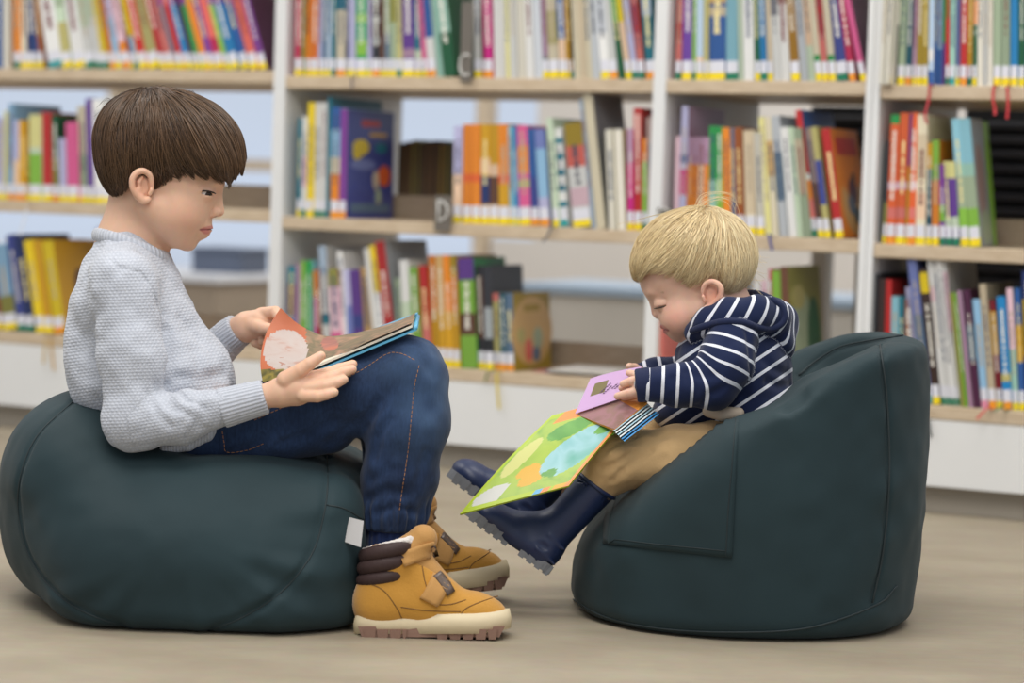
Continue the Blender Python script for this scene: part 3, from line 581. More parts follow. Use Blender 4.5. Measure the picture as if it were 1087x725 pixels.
# books standing on the far side of the divider, seen from their fore-edges
for i in range(8):
    x = 421 + i * 7.4; z = Z2; n0 = DEPTH / 2 + .03; SHADE[0] = 1.
    s0, s1 = s_at(x, z, n0), s_at(x + 7.0, z, n0); c = ['darkbrown', 'brown', 'olive', 'dark', 'brown', 'darkbrown', 'ochre', 'darkgreen'][i]; h = .185 + .004 * (i % 3)
    r = thing('book', '', 'book', sh(s0, n0, z), None, (0, 0, -SYAW)); th = s1 - s0
    mb = MB(); mb.box(0, .0022, 0, .17, 0, h); mb.box(th - .0022, th, 0, .17, 0, h); mb.box(0, th, .1678, .17, 0, h); mb.build('cover', cov(c), r, local=True)
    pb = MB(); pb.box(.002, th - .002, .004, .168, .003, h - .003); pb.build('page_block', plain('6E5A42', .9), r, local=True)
    ALL.append(dict(o=r, row=2, x=x + 3, c=c, cover=None, kind='rear', case='wide', say=None, h=h, th=th, bands=None, stk=None))
# ---- labels: each book by its own look, then by its neighbours
def ordn(i): return ['first', 'second', 'third', 'fourth', 'fifth', 'sixth', 'seventh', 'eighth', 'ninth', 'tenth'][i]
for bk in ALL: bk['bay'] = 'left bookcase' if bk['case'] == 'left' else 'right bookcase' if bk['case'] == 'right' else ('wide bookcase' if bk['x'] < 705 else 'bay behind the toddler')
def look(bk):
    if bk['say']: return bk['say']
    if bk['kind'] == 'rear': return '%s book seen from its page edge' % say(bk['c'])
    w = 'thick' if bk['th'] > .022 else 'thin' if bk['th'] < .0085 else ''
    extra = ''
    if bk['bands']: 
        c2 = [q[2] for q in bk['bands'] if q[2] != bk['c']]
        if c2: extra = ' and ' + say(max([q for q in bk['bands'] if q[2] != bk['c']], key=lambda q: q[1] - q[0])[2])
    k = 'book'
    return ' '.join(x for x in (w, say(bk['c']) + extra, k) if x)
groups = {}
for bk in ALL: groups.setdefault((bk['row'], bk['bay'], bk['kind']), []).append(bk)
for (rw, bay, kd), g in groups.items():
    g.sort(key=lambda b: b['x'])
    for i, bk in enumerate(g):
        l = say(g[i - 1]['c']) if i else None; r_ = say(g[i + 1]['c']) if i + 1 < len(g) else None
        where = '%s shelf, %s' % (ROWNAME[rw], bay)
        if l and r_: bk['o']['label'] = '%s, %s, between %s and %s' % (look(bk), where, l, r_) if l != r_ else '%s, %s, between two %s ones' % (look(bk), where, l)
        elif r_: bk['o']['label'] = '%s, %s, first from the left' % (look(bk), where)
        else: bk['o']['label'] = '%s, %s, last on the right' % (look(bk), where)
        bk['o']['group'] = ('books on the %s shelf of the %s' % (ROWNAME[rw], bay)) if kd != 'rear' else 'books on the far side of the divider'
seen = {}
for bk in ALL: seen.setdefault(bk['o']['label'], []).append(bk)
for lb, g in seen.items():
    if len(g) > 1:
        g.sort(key=lambda b: b['x'])
        for i, bk in enumerate(g):
            base = lb.split(', between')[0]; bk['o']['label'] = '%s, %s of its like from the left' % (base, ordn(i))
for bk in ALL:
    if len(bk['o']['label'].split()) > 16: bk['o']['label'] = bk['o']['label'].replace('bay behind the toddler', 'narrow bay')
    if len(bk['o']['label'].split()) > 16: bk['o']['label'] = bk['o']['label'].replace(' and ', '-', 1)
cnt = {}
for bk in ALL: cnt[bk['o']['label']] = cnt.get(bk['o']['label'], 0) + 1
# ------------------------------------------------------------------ the two bean bags
def mat_bag():
    mt, nt, b = new_mat('bag_cloth'); tc = N(nt, 'ShaderNodeTexCoord')
    no = N(nt, 'ShaderNodeTexNoise', Scale=3.5, Detail=5.0); nt.links.new(tc.outputs['Object'], no.inputs['Vector'])
    r = N(nt, 'ShaderNodeValToRGB'); r.color_ramp.elements[0].position = .3; r.color_ramp.elements[1].position = .75
    r.color_ramp.elements[0].color = lin('213135'); r.color_ramp.elements[1].color = lin('293C41')
    nt.links.new(no.outputs['Fac'], r.inputs[0]); nt.links.new(r.outputs[0], b.inputs['Base Color'])
    w = N(nt, 'ShaderNodeTexNoise', Scale=900.0, Detail=1.0); nt.links.new(tc.outputs['Object'], w.inputs['Vector'])
    bp = N(nt, 'ShaderNodeBump', Strength=.12, Distance=.001); nt.links.new(w.outputs['Fac'], bp.inputs['Height']); nt.links.new(bp.outputs[0], b.inputs['Normal'])
    b.inputs['Roughness'].default_value = .68; b.inputs['Specular IOR Level'].default_value = .22; b.inputs['Sheen Weight'].default_value = .05
    return mt
M_bag = mat_bag(); M_seam = plain('222E31', .7, var=.05)
bl = Fig(3.70)
Lb = Field()
Lb.u(bl.ell(196, 560, 0, 192, 116, .268)).u(bl.ell(99, 500, .01, 92, 90, .235, 20), .05)
Lb.u(RBox(bl.p(301, 573, 0), (bl.r(92), .235, bl.r(92)), None, .062), .04)
Lb.u(RBox(bl.p(222, 606, -.03), (bl.r(134), .255, bl.r(80)), None, .085), .10)
Lb.sub(bl.ell(232, 398, -.05, 95, 88, .20), .035)
for a, b_, r_ in (((182, 480, -.2), (215, 500, -.25), 3.5), ((262, 488, -.24), (215, 500, -.27), 3)):
    Lb.sub(bl.cone((*a, r_), (*b_, r_ * .5)), .016)
seamL = [[(347, 484), (348, 510), (344, 545), (331, 588), (300, 627), (258, 655), (214, 672)], [(80, 424), (40, 462), (22, 505), (20, 550), (36, 600), (76, 642), (130, 664), (190, 673)], [(347, 536), (366, 540), (386, 552)]]
_pre = Field(); _pre.ops = list(Lb.ops); _pre.cut(Half((0, 0, .002), (0, 0, -1)), .03)
S3 = [hit(_pre, crom(c, 5)) for c in seamL]
def bagfold(P, d):
    e = np.minimum(chain_d(P, S3[0]), chain_d(P, S3[1]))
    near = np.exp(-(e / .05) ** 2)
    c = bl.p(200, 555, -.2); ang = np.arctan2(P[:, 2] - c[2], P[:, 0] - c[0])
    pu = vnoise(np.stack([ang * 6.5, P[:, 1] * 3, P[:, 2] * 0], 1), 1., 3)
    return d + near * pu * .0045 + .002 * vnoise(P * (1, .6, 1), 12, 5) + .0015 * vnoise(P, 34, 6) + .006 * np.exp(-(e / .006) ** 2)
Lb.mod(bagfold).cut(Half((0, 0, .001), (0, 0, -1)), .035)
loL, hiL = bl.p(-25, 400, -.34), bl.p(420, 690, .34); loL[2] = -.01; hiL[2] = .46
tL = thing('bean_bag', 'dark grey-green round bean bag the older boy in the grey sweater sits on', 'bean bag', bl.p(195, 640, 0) * (1, 1, 0), 'dark bean bags')
solid('bag_body', Lb, (loL[0] - .07, 3.34, -.012), (hiL[0] + .05, 4.12, .46), .0052, M_bag, tL)
for c in seamL: 
    mb = MB(); mb.tube(hit(Lb, crom(c, 6)), .0012, 6); mb.build('seam', M_seam, tL, True)
# white maker's tag on the side seam
mb = MB(); g0, g3 = hit(Lb, [(370, 549), (365, 575)]) + FWD * .004; g = [g0, at(386, 553, g0[1] - .022), at(383, 581, g3[1] - .026), g3]
mb.sheet([g[0], g[3]], [g[1], g[2]], .0012, -FWD); tg = mb.build('tag', plain('C9C6C4', .7), tL)
tg['label'] = 'white sewn-in fabric tag'

br = Fig(3.75)
RC = br.p(781, 640, 0); RC[2] = 0
def outerR(P):
    z = P[:, 2]; ax = RC[0] + .004 + .012 * np.clip(z / .4, 0, 1.2); 
    q = P - np.stack([ax, 0 * z + RC[1], 0 * z], 1)
    R = .262 + .012 * np.sin(np.clip(z / .42, 0, 1) * math.pi) + .0 * z
    a = np.abs(q[:, 0]) ** 2.25 + np.abs(q[:, 1]) ** 2.25
    return (a ** (1 / 2.25) - R) * .95
Rb = Field(); Rb.ops.append(('u', outerR, 0))
pl = lambda a, b_: (br.p(*a, 0), np.cross(br.p(*b_, 0) - br.p(*a, 0), (0, 1., 0)))
def halfpx(a, b_):
    A, B_ = br.p(*a, 0), br.p(*b_, 0); n = np.cross((0, 1., 0), B_ - A)
    return Half(A, -n if n[2] < 0 else n)
Rb.cut(halfpx((612, 572), (735, 456)), .05).cut(halfpx((738, 436), (900, 366)), .03).cut(halfpx((860, 352), (960, 357)), .03)
Rb.sub(br.ell(748, 402, .0, 108, 88, .150, 28), .045)           # the hollow pressed by the child
Rb.sub(br.ell(866, 372, .02, 62, 60, .135, 10), .04)
Rb.sub(br.ell(792, 401, -.20, 56, 36, .15, 6), .03)
for a, b_, r_ in (((836, 432, -.25), (872, 400, -.255), 5), ((846, 420, -.25), (838, 400, -.2), 5)):
    Rb.sub(br.cone((*a, r_), (*b_, r_ * .4)), .02)
def foldR(P, d):
    return d + .0035 * vnoise(P * (1, 1, .7), 11, 8) + .0014 * vnoise(P, 30, 9)
Rb.mod(foldR)
pre = Field(); pre.ops = list(Rb.ops); pre.cut(Half((0, 0, .002), (0, 0, -1)), .03)
bk_seam = hit(pre, crom([(934, 366), (941, 420), (944, 500), (938, 580), (926, 640)], 6))
rimR = hit(pre, crom([(958, 356), (925, 361), (892, 368), (866, 383), (848, 398)], 6))
bot = hit(pre, crom([(602, 632), (640, 654), (700, 667), (780, 671), (860, 666), (930, 642), (952, 622)], 6))
def seamR(P, d):
    e = np.minimum(chain_d(P, rimR), chain_d(P, bk_seam)); e2 = chain_d(P, bk_seam)
    return d + .004 * np.exp(-(e / .005) ** 2) + .004 * np.exp(-(e2 / .03) ** 2) * vnoise(P * (0, 0, 1), 26, 4)
Rb.mod(seamR).cut(Half((0, 0, .001), (0, 0, -1)), .032)
tR = thing('bean_bag_chair', 'dark grey-green bean bag chair with raised back and side pocket under the toddler', 'bean bag', RC, 'dark bean bags')
solid('bag_body', Rb, RC - (.31, .31, .012), RC + (.32, .31, .50), .0052, M_bag, tR)
for c in (rimR, bk_seam, bot):
    mb = MB(); q = [p_ for p_ in c]; mb.tube(np.array(q) - FWD * .001, .0015, 6); mb.build('seam', M_seam, tR, True)
# the pocket: a second layer of cloth sewn on, open at its top edge
n_ = 22; rows = []
for i in range(n_):
    t = i / (n_ - 1); L_ = np.array([735, 448]) * (1 - t) ** 1 + np.array([641, 577]) * t if t > .99 else None
    a = crom([(737, 449), (700, 476), (660, 512), (644, 545), (641, 577)], 12)[int(round(t * 48))]
    b_ = np.array([784, 446]) * (1 - t) + np.array([777, 592]) * t
    rows.append([a * (1 - u) + b_ * u for u in np.linspace(0, 1, n_)])
PP = hit(Rb, np.array(rows).reshape(-1, 2)); g_, _ = grad(Rb, PP)
outv = PP + g_ * .0028; inn = PP - g_ * .003
fs = [(i * n_ + j, (i + 1) * n_ + j, (i + 1) * n_ + j + 1, i * n_ + j + 1) for i in range(n_ - 1) for j in range(n_ - 1)]
K = n_ * n_; rim = [i for i in range(n_)] + [i * n_ + n_ - 1 for i in range(1, n_)] + [(n_ - 1) * n_ + j for j in range(n_ - 2, -1, -1)] + [i * n_ for i in range(n_ - 2, 0, -1)]
fs2 = [(rim[i], rim[(i + 1) % len(rim)], K + rim[(i + 1) % len(rim)], K + rim[i]) for i in range(len(rim))]
pk = link('pocket', np.vstack([outv, inn]), fs + fs2, M_bag, tR, True)
st = outv.reshape(n_, n_, 3); ln = np.vstack([st[0:, 1], st[-2, 1:], st[::-1, -2]])
mb = MB(); mb.tube(np.vstack([st[:, 1], st[-2, 2:-1], st[::-1, -2]]) - FWD * .0004, .0008, 5); mb.build('stitching', M_seam, pk, True)
# ------------------------------------------------------------------ people: shared helpers
def mat_skin(name):
    mt, nt, b = new_mat(name)
    a = N(nt, 'ShaderNodeAttribute', attribute_name='tint'); tc = N(nt, 'ShaderNodeTexCoord')
    no = N(nt, 'ShaderNodeTexNoise', Scale=120.0, Detail=3.0); nt.links.new(tc.outputs['Object'], no.inputs['Vector'])
    mx = N(nt, 'ShaderNodeMixRGB'); mx.blend_type = 'MULTIPLY'; mx.inputs[0].default_value = .12
    nt.links.new(a.outputs['Color'], mx.inputs[1]); nt.links.new(no.outputs['Color'], mx.inputs[2]); nt.links.new(mx.outputs[0], b.inputs['Base Color'])
    b.inputs['Roughness'].default_value = .48; b.inputs['Specular IOR Level'].default_value = .35
    b.inputs['Subsurface Weight'].default_value = .18; b.inputs['Subsurface Radius'].default_value = (.010, .004, .002); b.inputs['Subsurface Scale'].default_value = .5
    bp = N(nt, 'ShaderNodeBump', Strength=.06, Distance=.001); nt.links.new(no.outputs['Fac'], bp.inputs['Height']); nt.links.new(bp.outputs[0], b.inputs['Normal'])
    return mt
def blend(col, mask, hexcol):
    m_ = np.clip(mask, 0, 1)[:, None]; c = np.array(lin(hexcol)[:3])
    col[:, :3] = col[:, :3] * (1 - m_) + c * m_
def spot(P, c, r, soft=.5):
    """1 inside a ball, falling off softly"""
    d = np.linalg.norm(P - c, axis=1) / r
    return np.clip((1 - d) / soft, 0, 1)
def mat_hair(name, dark, light):
    mt, nt, b = new_mat(name); a = N(nt, 'ShaderNodeAttribute', attribute_name='tone')
    r = N(nt, 'ShaderNodeValToRGB'); r.color_ramp.elements[0].color = lin(dark); r.color_ramp.elements[1].color = lin(light)
    nt.links.new(a.outputs['Fac'], r.inputs[0]); nt.links.new(r.outputs[0], b.inputs['Base Color'])
    b.inputs['Roughness'].default_value = .38; b.inputs['Specular IOR Level'].default_value = .45
    return mt
def clump(P, c, k):
    a = P - c; a = a / (np.linalg.norm(a, axis=1)[:, None] + 1e-6); return vnoise(a, k, 5) * .6 + vnoise(a, k * 2.3, 9) * .4
def strands(name, field, roots, flow, stop, mats, parent, step=.005, nmax=34, rad=.0008, depth=(-.006, .001), tones=(0, 1), seed=1, tip=.35, wob=.25, minlen=4, free=0):
    """locks of hair that follow a direction field over the surface of a head of hair, as thin tapering tubes"""
    rg = np.random.default_rng(seed); k = len(roots)
    P = roots.copy(); cl = clump(P, roots.mean(0) + UP * .02, 11.) if len(P) > 100 else np.zeros(k); lev = rg.uniform(depth[0], depth[1], k) + .0022 * cl; wv0 = np.stack([clump(P, roots.mean(0), 7. + q) for q in range(3)], 1) * .45; g0, d0 = grad(field, P); P = P - g0 * (d0 - lev)[:, None]; g0, d0 = grad(field, P); P = P - g0 * (d0 - lev)[:, None]; alive = np.ones(k, bool); T = [P.copy()]; cnt_ = np.ones(k, int)
    wv = rg.normal(0, wob * .8, (k, 3)) + wv0
    for i in range(nmax):
        g, d = grad(field, P)
        v = flow(P) + wv * (.6 + .4 * math.sin(i * .7)); v = v - g * (v * g).sum(1)[:, None]; v /= np.linalg.norm(v, axis=1)[:, None] + 1e-9
        Q = P + v * step
        g2, d2 = grad(field, Q); Q = Q - g2 * (d2 - lev)[:, None] * .8
        st_ = stop(Q, rg.random(k)); alive &= ~st_
        P = np.where(alive[:, None], Q, P); cnt_ += alive; T.append(P.copy())
        if not alive.any(): break
    T = np.array(T); vs = []; fs = []; tone = []; base = 0
    for j in range(k):
        n = cnt_[j]
        if n < minlen: continue
        C = T[:n, j]; tan = np.gradient(C, axis=0); tan /= np.linalg.norm(tan, axis=1)[:, None] + 1e-9
        g = C - C.mean(0); u = np.cross(tan, FWD); u /= np.linalg.norm(u, axis=1)[:, None] + 1e-9; w = np.cross(tan, u)
        t = np.linspace(0, 1, n); R = rad * rg.uniform(.6, 1.3) * (np.minimum(1, t * 6 + .3)) * (1 - (1 - tip) * np.clip((t - .5) * 2, 0, 1) ** 1.5)
        ring = [C + (u * math.cos(a) + w * math.sin(a)) * R[:, None] for a in (0, 2.094, 4.189)]
        vs.append(np.stack(ring, 1).reshape(-1, 3)); tn = rg.uniform(*tones) * .7 + (tones[0] * .15 + tones[1] * .15) + .28 * cl[j]; tone.append(np.repeat(np.clip(tn + rg.normal(0, .05) + .10 * (t - .5), 0, 1), 3))
        q = np.arange(n - 1)[:, None] * 3 + base; a = np.array([0, 1, 2])
        fs.append(np.stack([q + a, q + (a + 1) % 3, q + 3 + (a + 1) % 3, q + 3 + a], -1).reshape(-1, 4)); base += 3 * n
    return link(name, np.vstack(vs), np.vstack(fs), mats, parent, True, None, False, {'tone': ('FLOAT', np.concatenate(tone))})
def eye_parts(parent, c, r, look, lash_pts, iris='3A2A20', lash='2A1C16', lash_r=.0009):
    c = np.asarray(c); look = np.asarray(look) / np.linalg.norm(look)
    u = np.cross(look, (0, 0, 1.)); u /= np.linalg.norm(u); w = np.cross(u, look)
    vs = []; fs = []; mi = []; n, k = 24, 16
    for i in range(k + 1):
        a = math.pi * i / k
        for j in range(n):
            b = 2 * math.pi * j / n; vs.append(c + r * (look * math.cos(a) + math.sin(a) * (u * math.cos(b) + w * math.sin(b))))
    for i in range(k):
        for j in range(n): fs.append((i * n + j, i * n + (j + 1) % n, (i + 1) * n + (j + 1) % n, (i + 1) * n + j)); mi.append(1 if i < 2 else 2 if i < 4 else 0)
    e = link('eyeball', vs, fs, [plain('E6E0DC', .12, var=.02), plain('120D0B', .1), plain(iris, .12)], parent, True, mi)
    mb = MB(); mb.tube(lash_pts, [lash_r * .5] + [lash_r] * (len(lash_pts) - 2) + [lash_r * .5], 6); mb.build('eyelashes', plain(lash, .6), parent, True)
def ribs_uv(V, a, b, scale):
    """angle and length along an axis, for ribbed knitting"""
    ax = b - a; L = np.linalg.norm(ax); ax = ax / L; q = V - a; t = q @ ax; q = q - t[:, None] * ax
    u = np.cross(ax, (0, 1., 0.2)); u /= np.linalg.norm(u); w = np.cross(ax, u)
    return np.arctan2(q @ w, q @ u), t
class PxSeg:
    """a groove that runs straight through the figure from side to side"""
    def __init__(s, fig, pts, r): s.f, s.p, s.r = fig, np.asarray(pts, float), r
    def px(s, P):
        x, y = s.f.uv(P); q = np.stack([x, y], 1); d = np.full(len(P), 99.)
        for a, b in zip(s.p[:-1], s.p[1:]):
            t = np.clip(((q - a) @ (b - a)) / ((b - a) @ (b - a)), 0, 1); d = np.minimum(d, np.linalg.norm(q - a - t[:, None] * (b - a), axis=1))
        return d
    def __call__(s, P): return (s.px(P) - s.r) * s.f.Y / F
# ------------------------------------------------------------------ the older boy
bo = Fig(3.66)
boy = thing('person', 'boy in grey knitted sweater and blue jeans reading on the round bean bag', 'person', bo.p(190, 470, 0), 'children reading')
skin_b = mat_skin('skin')
HB = Field()
# head
HB.u(bo.ell(176, 158, 0, 60, 50, .074, -12)).u(bo.ell(202, 186, 0, 35, 40, .060, 10), .02)
HB.u(bo.ell(189, 213, 0, 38, 42, .062), .018)
for s_ in (-1, 1):
    HB.u(bo.ell(190, 226, .030 * s_, 24, 24, .033, 20), .018)
    HB.u(bo.cone((160, 220, .050 * s_, 13), (189, 251, .022 * s_, 12)), .02)
HB.u(bo.ell(198, 254.5, 0, 10.5, 12.5, .021, 35), .014)
HB.u(bo.ell(212.5, 240, 0, 12, 14, .022, 12), .012)
HB.u(bo.cone((229.5, 205, 0, 5.6), (232.0, 224.0, 0, 6.2)), .009)
for s_ in (-1, 1):
    HB.u(bo.ell(228, 226, .0095 * s_, 6, 4.6, .006, 20), .004)
    HB.u(bo.ell(228.5, 195, .022 * s_, 8, 6, .020, 0), .014)
HB.sub(bo.ell(229.5, 230.5, -.0065, 3.0, 1.1, .0035, 20), .002)
# eye socket, lids
HB.sub(bo.ell(233.5, 205, -.036, 5, 6, .014), .010)
HB.u(bo.ell(218.2, 205, -.0335, 9.6, 9.2, .0142), .004)
HB.sub(bo.ell(221.5, 205.6, -.0465, 8.2, 2.0, .0105, -8), .0010)
HB.sub(bo.cone((222, 199.5, -.047, .8), (212, 198.5, -.053, .6)), .002)
# lips
HB.u(bo.ell(219.4, 241.2, 0, 6.6, 3.9, .0145, -18), .004)
HB.u(bo.ell(215.4, 248.2, 0, 5.8, 3.6, .0125, 10), .004)
mouthB = PxSeg(bo, [(228, 243.4), (220, 243.9), (212.3, 243.9)], .35)
HB.sub(mouthB, .0016)
for s_ in (-1, 1): HB.sub(bo.cone((225.5, 222.5, -.0155 * -s_, .7), (224.0, 229, -.0165 * -s_, .8)), .003)
# neck and shoulders, trunk and limbs under the clothes
HB.u(bo.cone((146, 205, 0, 29), (137, 262, 0, 31)), .022).u(bo.cone((137, 262, 0, 32), (140, 300, 0, 44)), .03)
HB.u(bo.cone((132, 292, -.075, 26), (132, 292, .075, 26)), .03)
HB.u(bo.ell(142, 330, 0, 52, 62, .095), .03).u(bo.ell(168, 405, 0, 56, 66, .088, -25), .03).u(bo.ell(205, 450, 0, 52, 34, .10), .03)
for c in bo.chain([(132, 300, -.105, 24), (145, 448, -.150, 21), (238, 434, -.160, 14), (284, 420, -.157, 12)]): HB.u(c, .012)
for c in bo.chain([(138, 300, .105, 24), (198, 405, .135, 20), (252, 350, .10, 12.5)]): HB.u(c, .012)
for c in bo.chain([(205, 455, -.072, 32), (425, 405, -.08, 29), (414, 575, -.10, 18)]): HB.u(c, .015)
for c in bo.chain([(205, 455, .075, 32), (410, 412, .06, 27), (425, 560, .15, 18)]): HB.u(c, .015)
# ear
HB.u(bo.ell(150.5, 197.5, -.071, 11, 16.5, .007, -8, 18), .004)
EAR = [(161, 199, -.074, 2.6), (159.5, 187, -.078, 2.8), (153, 181.5, -.082, 2.9), (145.5, 183, -.085, 2.9), (140.5, 190, -.087, 2.9), (141, 200, -.086, 2.8), (146.5, 208, -.083, 3.0), (152, 213, -.079, 3.6), (158, 211.5, -.075, 3.0)]
EAR = [tuple(q) for q in crom(EAR, 4)]
for c in bo.chain(EAR): HB.u(c, .0022)
HB.u(bo.cone((160.5, 202, -.077, 2.6), (159, 206, -.077, 2.2)), .002)
HB.sub(bo.ell(154, 199.5, -.083, 4.8, 7.0, .0065, -8), .003)
for c in bo.chain([(151, 188, -.0790, 1.5), (147.5, 193, -.0805, 1.9), (147.5, 201, -.0800, 1.9), (151, 206.5, -.0785, 1.7)]): HB.u(c, .004)
# near hand, thumb up, fingers under the book
hand_n = [[(282, 420.5, -0.1570, 12.5), (298, 416.5, -0.1570, 15.5), (315, 412.5, -0.1570, 17.5), (331, 408.5, -0.1550, 14.5)]]
def fingers(f, chains, k, kk=.0035):
    for c in chains:
        for q in f.chain(c): HB_cur.u(q, kk)
HB_cur = HB
for q in bo.chain(hand_n[0]): HB.u(q, .006)
TH = [(303, 403, -0.1700, 9.5), (318, 393.5, -0.1730, 7.6), (328, 386.5, -0.1720, 6.8), (340.5, 377.8, -0.1680, 5.3)]
FN = [TH, [(330, 402, -0.1540, 8.2), (347, 397, -0.1500, 7.0), (361, 391.5, -0.1450, 6.0), (374.5, 386.8, -0.1400, 4.9)],
      [(330, 407, -0.1640, 8.0), (349, 402, -0.1640, 6.8), (363, 396, -0.1600, 5.8), (374, 392, -0.1560, 4.8)],
      [(328, 413, -0.1720, 7.8), (345, 410, -0.1760, 6.6), (357, 406.5, -0.1740, 5.7), (365, 403, -0.1710, 4.8)],
      [(322, 420, -0.1760, 7.2), (337, 421, -0.1840, 6.0), (347, 419, -0.1850, 5.3), (355, 416.5, -0.1830, 4.5)]]
for c in FN:
    G = Field()
    for q in bo.chain(c): G.u(q, .0012)
    G.bc = np.mean([bo.p(*q[:3]) for q in c], 0); G.br = .055
    HB.u(G, .0032)
# far hand pinching the page
for q in bo.chain([(250, 351, .10, 12.5), (262, 347, .09, 16), (275, 344, .085, 16)]): HB.u(q, .006)
FF = [[(268, 345, .072, 8), (280, 348.5, .058, 7), (291, 350, .046, 5.5)],
      [(278, 333.5, .083, 7.5), (292, 331, .068, 6.3), (297, 337, .055, 5.6), (294, 344, .05, 5)],
      [(280, 339, .092, 7.5), (294, 341, .080, 6.5), (293, 352, .066, 5.8), (286, 357, .062, 5)],
      [(279, 347, .099, 7.3), (289, 352, .090, 6.3), (286, 361, .077, 5.6), (279, 362, .073, 5)],
      [(273, 354, .102, 6.8), (281, 360, .095, 5.6), (277, 366, .085, 5), (271, 364, .081, 4.6)]]
for c in FF:
    G = Field()
    for q in bo.chain(c): G.u(q, .0012)
    G.bc = np.mean([bo.p(*q[:3]) for q in c], 0); G.br = .055
    HB.u(G, .003)
def tint_b(V):
    n = len(V); col = np.ones((n, 4)); col[:, :3] = lin('E6B99B')[:3]
    blend(col, .35 * (vnoise(V, 30, 2) * .5 + .5), 'EBC2A8')
    blend(col, spot(V, bo.p(196, 230, -.06), .036, .9) * .25, 'E09A84')
    for y, r, d in ((241.6, 5.2, 0), (248, 5.0, 0)):
        for xx in ((223, 219.5) if y < 245 else (219, 216)):
            pass
    x_, y_ = bo.uv(V)
    blend(col, np.clip((1.0 - PxSeg(bo, [(224.5, 241.4), (218, 242.5), (213, 243.6)], 0).px(V) / np.interp(x_, [213, 218, 225], [1.2, 2.2, 3.0])) / .45, 0, 1) * .7 * (x_ > 208), 'C56C6C')
    blend(col, np.clip((1.0 - PxSeg(bo, [(220.5, 246.6), (217, 246.6), (213.2, 244.6)], 0).px(V) / np.interp(x_, [213, 217, 221], [1.2, 2.8, 3.2])) / .45, 0, 1) * .7 * (x_ > 208), 'C86E6E')
    blend(col, np.clip((1.0 - np.hypot((x_ - 229.3) / 2.3, (y_ - 230.2) / 1.0)) / .5, 0, 1) * .6, '7A4034')
    blend(col, np.clip((1.25 - mouthB.px(V)) / .8, 0, 1) * .75, '93484A')
    blend(col, spot(V, bo.p(229, 222, 0), .013, .9) * .30, 'D98C78')
    blend(col, spot(V, bo.p(150, 198, -.085), .026, .8) * .35, 'D88A72')
    d = chain_d(V, [bo.p(235, 192, -.018), bo.p(226, 190, -.036), bo.p(214, 192.5, -.050)]); blend(col, np.clip((.0030 - d) / .0016, 0, 1) * .12, '6A4A38')
    for c, r in (((339.5, 376, -.173), .0046), ((375.5, 385.8, -.145), .0036), ((374.5, 391, -.1605), .0034)):
        blend(col, spot(V, bo.p(*c), r, .5) * .6, 'EBBFAE')
    for c in FN + FF:
        for q in c[1:-1]: blend(col, spot(V, bo.p(*q[:3]), bo.r(q[3]) * 1.25, .8) * .22, 'D08872')
    return {'tint': ('FLOAT_COLOR', col)}
lo, hi = bounds([bo.p(70, 90, 0), bo.p(480, 590, 0)], .02); lo[1], hi[1] = 3.40, 3.90
solid('body', HB, lo, hi, .00185, skin_b, boy, tint_b)
eye_parts(boy, bo.p(217.3, 205.5, -.0335), bo.r(8.6), bo.p(234, 214, -.052) - bo.p(217.3, 205.5, -.0335),
          [bo.p(*q) for q in ((229, 205.6, -.0392), (226.0, 204.2, -.0445), (221.5, 202.9, -.0482), (216.5, 202.5, -.0494), (211.0, 203.2, -.0480))], lash_r=.0013)

# hair
HH = Field()
HH.u(bo.ell(181, 152, 0, 79, 57, .091, -13)).u(bo.ell(152, 158, 0, 50, 58, .086), .02).u(bo.ell(134, 184, 0, 23, 34, .062, 20), .02).u(bo.ell(214, 170, 0, 46, 32, .078, -20), .015)
def hair_edge(x):
    return np.interp(x, [96, 112, 117, 124, 131, 137, 142, 150, 158, 161, 165, 169, 174, 180, 187, 200, 213, 226, 240, 246, 254, 260], [196, 210, 213.5, 211, 206, 199, 191, 188, 192, 205, 212, 210, 202, 195.5, 191, 190, 191.5, 194, 198, 196, 188, 176])
crownB = bo.p(156, 95, -.01)
def flow_b(P):
    a = P - crownB; a /= np.linalg.norm(a, axis=1)[:, None] + 1e-6
    x, y = bo.uv(P); fr = np.clip((x - 170) / 70, 0, 1)[:, None]
    return a * 1.0 + np.array([0, 0, -1.0]) * .55 + np.array([.55, 0, -.25]) * fr
def stop_b(P, r):
    x, y = bo.uv(P); return y > hair_edge(x) + 1.5 + (r ** .35 - 1) * 16 + (x > 168) * (3.6 * np.sin(x * .47) + 3.2 * np.sin(x * .83 + 1))
rg = np.random.default_rng(3)
HHm = Field(); HHm.ops = list(HH.ops)
def inside_cap(P, d):
    x, y = bo.uv(P); return np.maximum(d + .0045, (y - hair_edge(x) + 7 + 5 * (x > 180)) * .0013)
HHm.mod(inside_cap)
M_hb = mat_hair('brown_hair', '20150E', '6E533B')
lo, hi = bounds([bo.p(88, 80, -.12), bo.p(272, 225, .12)])
hb = solid('hair', HHm, lo, hi, .0035, M_hb, boy, lambda V: {'tone': ('FLOAT', np.full(len(V), .2))})
hv = np.array([v.co[:] for v in hb.data.vertices]) + np.array(wloc(boy))
R_ = hv[rg.integers(0, len(hv), 7600)] + rg.normal(0, .002, (7600, 3))
top = crownB + rg.normal(0, 1, (1500, 3)) * (.022, .035, .006)
strands('hair_locks', HH, np.vstack([R_, top]), flow_b, stop_b, M_hb, hb, step=.0055, nmax=30, rad=.00085, depth=(-.0045, .0008), tones=(.05, .9), seed=5)
mb = MB()
